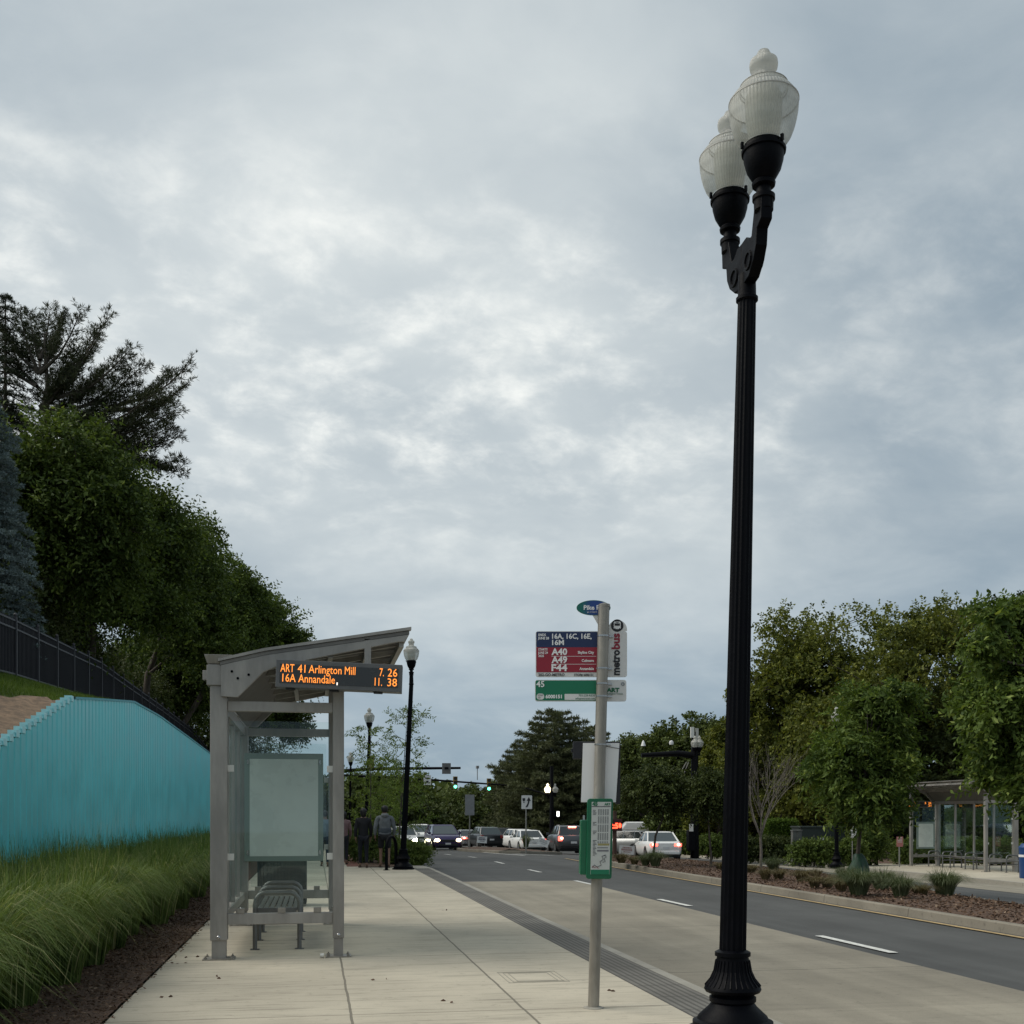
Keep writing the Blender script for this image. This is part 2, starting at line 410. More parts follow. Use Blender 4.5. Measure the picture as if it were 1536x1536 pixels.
sheet('ground', rect(-900, 900, -200, 1500), -1.75, SOIL)
rd = MB(); xr = [3.0, 9.4, 12.5, 16, 19, 22, 23.6]
rd.add([(x, y, -.12) for y in (-30, 260) for x in xr], [(i, i + 1, len(xr) + i + 1, len(xr) + i) for i in range(len(xr) - 1)])
setp(drape(rd.build('road', ASPH)), kind='structure')
cr = MB(); xr = [-80, 3.0, 9.4, 22, 90]
cr.add([(x, y, -.116) for y in (72, 94) for x in xr], [(i, i + 1, len(xr) + i + 1, len(xr) + i) for i in range(len(xr) - 1)])
setp(drape(cr.build('cross_road', ASPH)), kind='structure')
sheet('bus_lane_pavement', rect(3.3, 6.42, -30, 27), -.112, PADM)
drape(sheet('far_lane_pavement', [(18.3, -20), (22.0, -20), (22.0, 48), (18.3, 48)], -.112, PADM))
sheet('sidewalk', rect(-1.5, 2.78, -10, 32.6), 0, WALKM, drop=.3)
drape(sheet('sidewalk', rect(-1.5, 1.35, 32.61, 68), 0, WALKM, drop=.3))
sheet('paver_strip', rect(2.781, 3.22, -10, 31.7), 0.0, STRIPM, drop=.3)
kb = MB(); kb.prism([(3.221, -.3), (3.36, -.3), (3.345, -.01), (3.33, 0), (3.221, .002)], 'y', -10, 31.7)
kb.prism([(2.9, 31.71), (3.33, 31.71), (3.25, 33.0), (3.0, 34.2), (2.9, 66), (2.75, 66), (2.75, 32.61)], 'z', -.3, .003)
setp(drape(kb.build('kerb', KERBM)), kind='structure')
drape(sheet('planting_soil', rect(1.36, 2.74, 32.62, 66), .015, MULCH))
brk = MB(); brk.box(.95, 1.34, 33.2, 60, -.02, .006); setp(drape(brk.build('brick_paving', mat('brick_pavers', (.20, .085, .06), .85, var=.35, vscale=9, bump=.4))), kind='structure')
drape(sheet('mulch_bed', rect(-4.2, -1.51, -5, 62), .015, MULCH))

def ring(outer, w):
    """inward offset of a convex-ish polygon"""
    n = len(outer); cx = sum(p[0] for p in outer) / n; inn = []
    for i in range(n):
        a, b, c = Vector(outer[i - 1]), Vector(outer[i]), Vector(outer[(i + 1) % n])
        n1 = (b - a).normalized(); n2 = (c - b).normalized(); n1 = Vector((-n1.y, n1.x)); n2 = Vector((-n2.y, n2.x))
        q = (n1 + n2).normalized(); q = q / max(.5, q.dot(n1)); inn.append(tuple(b + q * w))
    return inn
def island(name, outer, kerbw=.16, ztop=.02, soil=.0, pool=MULCH):
    inn = ring(outer, kerbw); n = len(outer); mb = MB()
    v = [(*p, -.14) for p in outer] + [(*p, ztop - .02) for p in ring(outer, .012)] + [(*p, ztop) for p in ring(outer, .03)] + [(*p, ztop) for p in inn] + [(*p, soil - .05) for p in inn]
    f = [(r * n + i, r * n + (i + 1) % n, (r + 1) * n + (i + 1) % n, (r + 1) * n + i) for r in range(4) for i in range(n)]
    mb.add(v, f); setp(drape(mb.build(name + '_kerb', KERBD, smooth=30)), kind='structure')
    return inn
med = [(9.42, -20), (11.9, -20), (12.2, 10), (12.6, 16), (13.6, 22), (15.0, 27), (15.6, 32), (15.4, 37), (14.2, 41), (12.2, 42.6), (10.7, 41.8), (9.8, 40), (9.5, 37), (9.42, 30), (9.42, 14)]
medin = island('median', med)
# soil of the median, gently mounded, as a grid clipped to the kerb
def mulch_surface(name, inn, ymin, ymax, step=.35, h=.10):
    xs = [p for p in inn]; rows = []
    y = ymin; mb = MB(); K = 9
    def span(y):
        c = []
        for i in range(len(inn)):
            a, b = inn[i], inn[(i + 1) % len(inn)]
            if (a[1] - y) * (b[1] - y) <= 0 and abs(a[1] - b[1]) > 1e-6:
                t = (y - a[1]) / (b[1] - a[1]); c.append(a[0] + (b[0] - a[0]) * t)
        return (min(c), max(c)) if c else None
    yy = np.arange(ymin, ymax, step)
    for y in yy:
        s = span(y)
        if not s: continue
        rows.append([(s[0] + (s[1] - s[0]) * k / (K - 1), float(y), -.015 + h * math.sin(math.pi * k / (K - 1)) ** .7 + random.uniform(-.012, .012)) for k in range(K)])
    v = [p for r in rows for p in r]
    f = [(r * K + k, r * K + k + 1, (r + 1) * K + k + 1, (r + 1) * K + k) for r in range(len(rows) - 1) for k in range(K - 1)]
    mb.add(v, f); o = drape(mb.build(name, MULCH, smooth=60)); setp(o, kind='structure'); return span
medspan = mulch_surface('median_soil', medin, -19.8, 42.2)
isl2 = [(8.6, 52), (9.6, 51.6), (12.6, 56), (12.9, 68), (8.4, 68), (7.8, 60)]
in2 = island('turn_island', isl2); mulch_surface('turn_island_soil', in2, 52.3, 65.8)
FZ = slope(22.5) + 0.0
far_walk = [(22.05, -20), (30, -20), (30, 46.5), (24.6, 47.5), (24.3, 80), (23.3, 80), (23.25, 47.5), (22.6, 46.4), (22.1, 44.5)]
drape(sheet('far_sidewalk', far_walk, FZ, WALKM, drop=.3), True)
fk = MB()
kl = [(21.9, -20), (21.9, 44.6), (22.45, 46.6), (23.1, 47.7), (23.12, 80)]
ki = [(22.045, -20), (22.095, 44.5), (22.595, 46.4), (23.245, 47.5), (23.295, 80)]
for i in range(len(kl) - 1):
    p_, q_, c_, d_ = kl[i], kl[i + 1], ki[i + 1], ki[i]
    fk.prism([p_, q_, c_, d_][::-1], 'z', FZ - .3, FZ + .004)
setp(drape(fk.build('far_kerb', KERBM), True), kind='structure')
sheet('far_planting_soil', [(30.01, -20), (90, -20), (90, 90), (24.61, 90), (24.61, 47.6), (30.01, 46.6)], FZ + .012, MULCH)
drape(bpy.data.objects['far_planting_soil'], True)

# painted lines
mk = MB()
for (y0, y1, x0, x1) in ((6.2, 7.9, 6.72, 6.72), (12.05, 13.95, 6.70, 6.67), (18.95, 20.6, 6.6, 6.55), (25.3, 26.9, 6.42, 6.38), (31.05, 32.7, 6.36, 6.32), (36.9, 38.6, 6.28, 6.27), (43, 44.6, 6.22, 6.15), (49, 50.6, 5.95, 5.88), (55, 56.6, 5.7, 5.6)):
    mk.add([(x0 - .06, y0, -.105), (x0 + .06, y0, -.105), (x1 + .06, y1, -.105), (x1 - .06, y1, -.105)], [(0, 1, 2, 3)])
def road_line(a, b, w, mb, z=-.104):
    a, b = Vector(a), Vector(b); d = (b - a).normalized(); nrm = Vector((-d.y, d.x)) * w / 2
    mb.add([(*(a - nrm), z), (*(b - nrm), z), (*(b + nrm), z), (*(a + nrm), z)], [(0, 1, 2, 3)])
road_line(gp(725, 1273, -.12).xy, gp(787, 1281.5, -.12).xy, .14, mk)
road_line(gp(772, 1277.5, -.12).xy, gp(828, 1279, -.12).xy, .5, mk)
setp(drape(mk.build('road_markings', LINEW)), kind='structure')
ym = MB(); road_line((9.2, -20), (9.2, 30), .1, ym); road_line((9.2, 30), (9.35, 41), .1, ym)
setp(ym.build('yellow_road_line', LINEY), kind='structure')
# casting inlays of the pavement
ut = MB()
for (cx, cy, hx, hy) in ((2.0, 10.15, .28, .34),):
    for i in range(3):
        a, b = hx - i * .045, hy - i * .045
        for (x0, x1, y0, y1) in ((cx - a, cx + a, cy - b, cy - b + .008), (cx - a, cx + a, cy + b - .008, cy + b), (cx - a, cx - a + .008, cy - b, cy + b), (cx + a - .008, cx + a, cy - b, cy + b)):
            ut.box(x0, x1, y0, y1, .0005, .003)
setp(ut.build('utility_cover', mat('cover_groove', (.32, .30, .25), .85)), 'square utility access cover set flush in the pale sidewalk by the bus stop pole', 'utility cover')

# ------------------------------------------------------------------ hill, retaining wall, fence
def interp(x, xs, ys): return float(np.interp(x, xs, ys))
WX = -3.8
def Hw(y): return interp(y, [0, 4, 8, 14.5, 18.6, 20.95, 24.7, 28.8, 34.9, 43, 50], [.1, .25, 1.05, 2.37, 3.37, 3.59, 3.93, 3.98, 3.91, 3.80, 3.6])
def Hf(y): return interp(y, [0, 10, 18, 24.8, 36, 63, 90, 110], [.6, 2.4, 3.9, 4.45, 4.95, 4.95, 3, 0])
def hill(x, y):
    if y > 50 and x > -6.5:
        top = Hf(y); e = interp(y, [50, 64], [3.1, 0]); t = (x - WX + .02) / (-6.5 - WX); t = min(1, max(0, t)); return e + (top - e) * t ** .8
    a, b = Hw(y) - .12, Hf(y)
    t = min(1, max(0, (x - WX) / (-6.5 - WX)))
    h = a + (b - a) * (t * .55 + .45 * t ** 1.6)
    if x < -6.5: h = b + .25 * (1 - math.exp((x + 6.5) / 4))
    return h
GRASSH = mat('hill_turf', (.065, .095, .022), .95, var=.5, vscale=5, bump=1.0, bscale=25)
xs = [WX - .06 - i * .3 for i in range(0, 12)] + [-7.5, -9, -12, -16, -22, -30, -45, -80]; ys = list(np.arange(2, 100, 1.0))
hv = [(x, float(y), hill(x, y) + random.uniform(-.02, .02)) for y in ys for x in xs]; nx = len(xs)
hf = [(j * nx + i, (j + 1) * nx + i, (j + 1) * nx + i + 1, j * nx + i + 1)[::-1] for j in range(len(ys) - 1) for i in range(nx - 1)]
hm = MB(); hm.add(hv, hf); setp(hm.build('hill', GRASSH, smooth=60), kind='structure')
# erosion matting pegged on the slope behind the wall
mt = MB(); rows = []
for y in np.arange(7, 18.9, .25):
    w = interp(y, [7, 14, 17.2, 18.8], [1.5, 1.35, 1.0, .35])
    rows.append([(WX - .1 - w * k / 6, y, hill(WX - .1 - w * k / 6, y) + .05 + random.uniform(-.022, .022)) for k in range(7)])
mt.add([p for r in rows for p in r], [(r * 7 + k, r * 7 + k + 1, (r + 1) * 7 + k + 1, (r + 1) * 7 + k) for r in range(len(rows) - 1) for k in range(6)])
setp(mt.build('erosion_mat', mat('jute_matting', (.20, .135, .085), .95, var=.4, vscale=7, bump=.9, bscale=40), smooth=60), 'brown woven erosion mat laid on the slope behind the turquoise wall', 'erosion mat')

TEAL = mat('turquoise_paint', (.115, .60, .65), .36, var=.08, vscale=1.1, bump=.05, bscale=9)
CYAN = mat('pale_cyan_edge', (.42, .78, .82), .5, var=.1)
wall = thing('retaining_wall', 'turquoise ribbed metal retaining wall rising behind the ornamental grass', 'retaining wall', (WX, 0, 0))
wm = MB(); P = .30; n_p = int((50 - 2) / P); vs = []; fs = []
for i in range(n_p):
    y0 = 2 + i * P
    h = Hw(y0 + P / 2)
    prof = [(0.0, y0), (0.0, y0 + P * .42), (-.009, y0 + P * .52), (-.009, y0 + P * .90), (0.0, y0 + P)]
    b = len(vs)
    for (x, y) in prof:
        vs += [(x, y, -.1), (x, y, h), (x - .025, y, h)]
    for k in range(4):
        a = b + k * 3; fs += [(a, a + 1, a + 4, a + 3), (a + 1, a + 2, a + 5, a + 4)]
wm.add(vs, fs); wm.build('panel', TEAL, wall)
cm = MB()
for i in range(n_p):
    y0 = 2 + i * P
    if y0 < 18.6: cm.box(-.10, .012, y0 + .02, y0 + P * .60, Hw(y0 + P / 2) - .055, Hw(y0 + P / 2) + .035)
cm.build('coping', CYAN, wall)
c2 = MB(); pr = [(WX, 0)]
yv = list(np.arange(18.8, 49.5, .6)); vv = []
for y in yv: vv += [(.015, y, Hw(y) - .01), (.015, y, Hw(y) + .03), (-.09, y, Hw(y) + .03), (-.09, y, Hw(y) - .01)]
c2.add(vv, [(i * 4 + k, (i + 1) * 4 + k, (i + 1) * 4 + (k + 1) % 4, i * 4 + (k + 1) % 4) for i in range(len(yv) - 1) for k in range(4)])
c2.build('coping', mat('teal_edge', (.05, .32, .38), .5), wall)

fence = thing('fence', 'black steel picket fence along the top of the grassy slope', 'fence', (-6.5, 0, 0))
FEN = mat('fence_black', (.008, .009, .014), .6)
fp = MB(); fr = MB(); FH = 1.38
yp = np.arange(14, 74, .115)
for y in yp:
    z = hill(-6.45, y); fp.box(-.01, .01, y - .011, y + .011, z + .05, z + FH - .02)
ypost = list(np.arange(14, 74.1, 2.0))
for a, b in zip(ypost[:-1], ypost[1:]):
    for hh in (.12, FH - .26, FH - .08):
        za, zb = hill(-6.45, a) + hh, hill(-6.45, b) + hh
        fr.add([(-.02, a, za), (.02, a, za), (.02, a, za + .035), (-.02, a, za + .035), (-.02, b, zb), (.02, b, zb), (.02, b, zb + .035), (-.02, b, zb + .035)],
               [(3, 2, 1, 0), (4, 5, 6, 7), (0, 1, 5, 4), (1, 2, 6, 5), (2, 3, 7, 6), (3, 0, 4, 7)])
fp.build('pickets', FEN, fence); fr.build('rail', mat('fence_rail', (.03, .032, .04), .5), fence)
FPO = mat('fence_post', (.035, .036, .042), .5)
for y in ypost:
    z = hill(-6.45, y); q = MB(); q.box(-.03, .04, y - .028, y + .028, z - .1, z + FH + .03); q.lathe([(.03, 0), (.042, .02), (.042, .05), (.03, .07), (.0, .09)], 8, (.005, y, z + FH + .03)); q.build('post', FPO, fence)
# dark privacy cloth behind the pickets
cl = MB(); vv = []
for y in ypost: z = hill(-6.45, y); vv += [(-.05, y, z), (-.05, y, z + FH - .1)]
cl.add(vv, [(2 * i, 2 * i + 2, 2 * i + 3, 2 * i + 1) for i in range(len(ypost) - 1)]); cl.build('screen_cloth', mat('dark_mesh', (.012, .014, .018), .95), fence)

# ------------------------------------------------------------------ foliage generators
def unit(a): return a / np.maximum(np.linalg.norm(a, axis=-1, keepdims=True), 1e-9)
def leaves(P_, D, L_, Wd, fold=.25, tri=False):
    """one folded quad per leaf. P origin, D axis"""
    n = len(P_); r = unit(rng.normal(size=(n, 3))); S = unit(np.cross(D, r)); Nn = np.cross(D, S)
    L_ = np.broadcast_to(L_, (n,))[:, None]; Wd = np.broadcast_to(Wd, (n,))[:, None]
    V = np.stack([P_, P_ + D * L_ * .5 + S * Wd * .5 + Nn * Wd * fold, P_ + D * L_ - Nn * Wd * fold * .5, P_ + D * L_ * .5 - S * Wd * .5 + Nn * Wd * fold], 1).reshape(-1, 3)
    return V, np.arange(4 * n).reshape(n, 4)
def sprays(P_, D, k, length, L_, Wd, droop=.3, spread=.9, jit=.25):
    """k leaves set alternately along a twig of given length starting at P"""
    n = len(P_); t = (np.arange(k) + .6) / k
    side = unit(np.cross(D, unit(rng.normal(size=(n, 3)))))
    pos = P_[:, None] + D[:, None] * (t * length)[None, :, None]; pos[..., 2] -= (t ** 2 * length * droop)[None]
    sg = np.where(np.arange(k) % 2 == 0, 1., -1.)[None, :, None]
    d = D[:, None] * .6 + side[:, None] * sg * spread + rng.normal(size=(n, k, 3)) * jit; d[..., 2] -= droop * .8
    d = unit(d); Ls = L_ * rng.uniform(.7, 1.2, (n, k))
    return leaves(pos.reshape(-1, 3), d.reshape(-1, 3), Ls.ravel(), (Ls * Wd / L_).ravel())
def clump_points(lobes, M, rc, per, flat=.75, inner=.25):
    """lobes [(cx,cy,cz,rx,ry,rz)]: M clump centres on their shells, per points each; outward dirs"""
    lb = np.array(lobes, float); vol = lb[:, 3] * lb[:, 4] + lb[:, 4] * lb[:, 5]; pr = vol / vol.sum()
    idx = rng.choice(len(lb), M, p=pr); u = unit(rng.normal(size=(M, 3))); u[:, 2] = np.where(u[:, 2] < -.55, -u[:, 2], u[:, 2])
    rad = np.where(rng.random(M) < inner, rng.uniform(.3, .75, M), rng.uniform(.74, 1.18, M))
    cen = lb[idx, :3] + u * lb[idx, 3:] * rad[:, None]
    rcs = rc * rng.uniform(.6, 1.35, M)
    v = unit(rng.normal(size=(M, per, 3))); rr = rng.random((M, per, 1)) ** .45
    P_ = cen[:, None] + v * rr * rcs[:, None, None] * np.array([1, 1, flat])
    D = unit(v * .9 + u[:, None] * .9 + rng.normal(size=(M, per, 3)) * .35)
    return P_.reshape(-1, 3), D.reshape(-1, 3), cen
def limb_mesh(base, cents, lobes, r0, bend=.15, trunk_top=None, seg=7, twigs=True):
    mb = MB(); base = Vector(base); lob = [Vector(l[:3]) for l in lobes]
    top = Vector(trunk_top) if trunk_top else max(lob, key=lambda p: p.z)
    tp = [base + (top - base) * t + Vector((random.uniform(-1, 1), random.uniform(-1, 1), 0)) * bend * (t > 0) * (t < 1) for t in (0, .15, .35, .55, .75, 1)]
    mb.tube(tp, [r0 * 1.35, r0, r0 * .85, r0 * .68, r0 * .45, r0 * .15], seg + 2)
    for p in lob:
        s = min(tp[1:5], key=lambda q: (q - p).length + max(0, q.z - p.z) * 2)
        mid = s.lerp(p, .5) + Vector((random.uniform(-1, 1), random.uniform(-1, 1), random.uniform(0, 1))) * bend
        mb.tube([s, mid, p], [r0 * .45, r0 * .3, r0 * .15], seg)
    if twigs and len(cents):
        arr = np.array([tuple(p) for p in lob]); step = max(1, len(cents) // 160)
        for c in cents[::step]:
            j = int(np.argmin(((arr - c) ** 2).sum(1))); a = Vector(arr[j]); b = Vector(c)
            mid = a.lerp(b, .55) + Vector((0, 0, random.uniform(-.1, .15) * (b - a).length))
            mb.tube([a, mid, b], [r0 * .14, r0 * .09, r0 * .03], 4, cap=False)
    return mb
def merge(parts):
    V = []; F = []; b = 0
    for v, f in parts: V.append(v); F.append(f + b); b += len(v)
    return np.concatenate(V), np.concatenate(F)
def broadleaf(name, label, lobes, base, r0, M, rc, per, k, slen, L_, Wd, mt, droop=.3, group=None, fill=0, inner=.25, twigs=True, bark=None, trunk_top=None, flat=.75, spread=.9, cat='tree', shoots=0, shlen=.8):
    """lobes in coordinates relative to base"""
    t = thing(name, label, cat, base, 0, group)
    P_, D, cen = clump_points(lobes, M, rc, per, flat, inner)
    parts = [sprays(P_, D, k, slen, L_, Wd, droop, spread)]
    if fill:
        lb = np.array(lobes, float); idx = rng.integers(0, len(lb), fill); q = lb[idx, :3] + unit(rng.normal(size=(fill, 3))) * lb[idx, 3:] * (rng.random((fill, 1)) ** .4 * .66)
        parts.append(leaves(q, unit(rng.normal(size=(fill, 3))), L_ * 2.0, L_ * 1.4))
    if shoots:
        lb = np.array(lobes, float); idx = rng.integers(0, len(lb), shoots); u = unit(rng.normal(size=(shoots, 3)) + np.array([0, 0, .45]))
        st_ = lb[idx, :3] + u * lb[idx, 3:] * rng.uniform(.85, 1.0, (shoots, 1)); dd = unit(u + np.array([0, 0, .35]) + rng.normal(size=(shoots, 3)) * .25)
        for rep_ in range(4): parts.append(sprays(st_ + rng.normal(size=st_.shape) * .05 * shlen, unit(dd + rng.normal(size=dd.shape) * .12), 11, shlen * rng.uniform(.6, 1.3), L_, Wd, droop * .6, spread))
    V, F = merge(parts)
    mesh_obj('crown', np_mesh('crown', V, F), mt, t)
    limb_mesh((0, 0, 0), cen, lobes, r0, trunk_top=trunk_top, twigs=twigs).build('trunk', bark or BARK, t, smooth=50)
    return t
def tufts(P_, D, n_need, L_, Wd, spread=.8):
    n = len(P_); d = unit(D[:, None] + rng.normal(size=(n, n_need, 3)) * spread)
    p = np.repeat(P_[:, None], n_need, 1) + d * .0
    return leaves(p.reshape(-1, 3), d.reshape(-1, 3), L_ * rng.uniform(.7, 1.15, n * n_need), Wd, fold=.1)

LEAF_CHERRY = leaf_mat('cherry_leaf', (.030, .054, .013), (.130, .185, .040), (.22, .28, .08), trans=.36)
LEAF_OAK = leaf_mat('oak_leaf', (.046, .066, .013), (.195, .215, .042), (.26, .27, .06), trans=.32)
LEAF_ELM = leaf_mat('elm_leaf', (.042, .078, .018), (.165, .235, .050), (.30, .37, .10), trans=.38)
LEAF_YOUNG = leaf_mat('young_leaf', (.08, .13, .028), (.21, .28, .065), trans=.38)
LEAF_FAR = leaf_mat('distant_leaf', (.045, .068, .020), (.135, .170, .045), trans=.22)
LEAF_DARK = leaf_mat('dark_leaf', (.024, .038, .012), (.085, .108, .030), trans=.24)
NEEDLE = leaf_mat('pine_needle', (.026, .034, .018), (.075, .085, .042), trans=.12, rough=.6)
NEEDLE_S = leaf_mat('spruce_needle', (.022, .034, .020), (.06, .075, .04), trans=.05, rough=.6)
NEEDLE_B = leaf_mat('blue_spruce_needle', (.12, .16, .165), (.26, .32, .32), trans=.08, rough=.6)
NEEDLE_F = leaf_mat('evergreen_needle', (.055, .066, .034), (.155, .170, .080), trans=.12, rough=.6)
SHRUB = leaf_mat('shrub_leaf', (.05, .085, .018), (.15, .20, .045), trans=.25)
HEDGE = leaf_mat('hedge_leaf', (.045, .085, .012), (.13, .20, .03), trans=.2)
BLADE = leaf_mat('grass_blade', (.048, .086, .020), (.195, .265, .072), (.42, .40, .20), trans=.35)
BLADE_D = leaf_mat('bronze_blade', (.085, .075, .035), (.21, .17, .09), (.3, .26, .16), trans=.2)
BLADE_G = leaf_mat('grey_green_blade', (.06, .085, .035), (.17, .20, .11), (.3, .3, .2), trans=.25)
TURF = leaf_mat('turf_blade', (.055, .095, .014), (.15, .22, .035), trans=.25)

# ------------------------------------------------------------------ left row of trees
def gh(px, depth):
    p = gz(px, depth); p.z = hill(p.x, p.y) if p.x < WX - .05 else 0.0
    return p
def cherry(px, z, cx, top_y, rpx, label, M=230, low=.5, seed=0, L_=.17, b=None):
    """trunk at px/z; crown centred on pixel column cx"""
    b = b or gh(px, z); H = dp(px, top_y, z).z - b.z; r = rpx / FPX * z; off = dp(cx, 0, z) - dp(px, 0, z); ox, oy = off.x, off.y
    random.seed(seed)
    lobes = [(ox, oy, H * .74, r * .70, r * .70, H * .24)]
    for i in range(12):
        a = i * 2.4 + seed; q = random.uniform(.35, .70); hh = random.uniform(low, .80)
        lobes.append((ox + math.cos(a) * r * q, oy + math.sin(a) * r * q, H * hh, r * random.uniform(.22, .44), r * random.uniform(.22, .44), H * random.uniform(.08, .17)))
    return broadleaf('cherry_tree', label, lobes, b, .16, int(M * .85), r * .135, 22, 7, .55, L_, L_ * .46, LEAF_CHERRY, droop=.45, group='leafy trees in a row behind the fence', fill=2600, inner=.3, shoots=260, shlen=1.3)
def at_x(X, Y):
    p = Vector((X, Y, hill(X, Y))); l = X * _c - Y * _s; d = X * _s + Y * _c; return 768 + l / d * FPX, d, p
for X, Y, cx, ty, rp, lb, M, lo, sd_, L_ in ((-7.6, 33, 105, 645, 120, 'leafy green tree left below the tall pine, nearest of the row behind the fence', 420, .42, 1, .15),
        (-7.5, 40, 195, 725, 95, 'second leafy green tree from the left in the row behind the fence', 340, .42, 2, .16),
        (-7.4, 49, 268, 772, 85, 'third leafy green tree from the left, rising behind the shelter roof', 320, .40, 3, .18),
        (-7.4, 60, 330, 842, 80, 'fourth leafy green tree from the left, above the shelter roof', 320, .36, 4, .20),
        (-6.4, 68, 398, 895, 72, 'last and lowest leafy green tree of the row, beside the shelter roof', 330, .10, 6, .22),
        (-10.5, 42, 55, 770, 85, 'dark leafy tree low beside the blue-grey spruce', 300, .34, 7, .16),
        (-8.4, 62, 255, 860, 90, 'dark leafy tree filling the gap low behind the fence', 260, .30, 5, .22)):
    px_, d_, p_ = at_x(X, Y); cherry(px_, d_, cx, ty, rp, lb, M, lo, sd_, L_, p_)

def conifer(name, label, px, z, top_y, base_h, rad, mt, dens=1.0, droop=.35, nl=.11, nw=.014, taper=1.0, low=.02, group=None, levels=26, tuft=10, up=0.0, depth_scale=1.0):
    b = gh(px, z); b.z = b.z if base_h is None else base_h + slope(b.x, b.y); H = dp(px, top_y, z).z - b.z
    t = thing(name, label, 'tree', b, 0, group); mb = MB(); P_ = []; D = []
    mb.tube([(0, 0, 0), (0, 0, H * .5), (0, 0, H * .97)], [.16, .10, .02], 8)
    for i in range(levels):
        f = low + (1 - low) * (i / levels) ** .9; zz = H * f; rr = rad * (1 - f) ** taper * random.uniform(.85, 1.12) + .12
        nb = max(4, int(9 * (1 - f) + 4))
        for j in range(nb):
            a = j * 2 * math.pi / nb + i * 1.3 + random.uniform(-.2, .2); l = rr * random.uniform(.75, 1.15)
            d = Vector((math.cos(a), math.sin(a), 0)); pts = []
            for s in np.linspace(0, 1, 6): pts.append(Vector((0, 0, zz)) + d * l * s + Vector((0, 0, -droop * l * s * s + up * l * s + .12 * l * max(0, s - .7))))
            mb.tube(pts, [.03 * (1 - s * .8) for s in np.linspace(0, 1, 6)], 4, cap=False)
            ns = max(4, int(l * 9 * dens))
            for s in np.linspace(.15, 1, ns):
                q = pts[0].lerp(pts[-1], s); kf = s * 5; i0 = min(4, int(kf)); q = pts[i0].lerp(pts[i0 + 1], kf - i0)
                side = Vector((-d.y, d.x, 0)); wl = l * .32 * (1 - s * .75)
                for sg in (-1, 1):
                    for u in np.linspace(.15, 1, max(2, int(wl * 8 * dens))):
                        P_.append(tuple(q + side * sg * wl * u + d * wl * u * .5 + Vector((0, 0, -.18 * wl * u + random.uniform(-.05, .03))))); D.append(tuple(d + side * sg * .6 + Vector((0, 0, .15))))
    V, F = tufts(np.array(P_), unit(np.array(D)), tuft, nl, nw)
    mesh_obj('crown', np_mesh('crown', V, F), mt, t); mb.build('trunk', BARK, t, smooth=50)
    return t
conifer('blue_spruce_tree', 'blue-grey spruce at the left edge of the photo above the fence', -32, 26.5, 548, None, 1.3, NEEDLE_B, dens=1.35, droop=.22, nl=.10, nw=.020, taper=.45, levels=40, tuft=14, low=.03)
conifer('spruce_tree', 'tall dark green spruce at the left edge behind the blue-grey spruce', 8, 36, 430, None, 2.4, NEEDLE_S, dens=1.0, droop=.3, nl=.12, nw=.018, taper=.75, levels=34, tuft=11, low=.05)

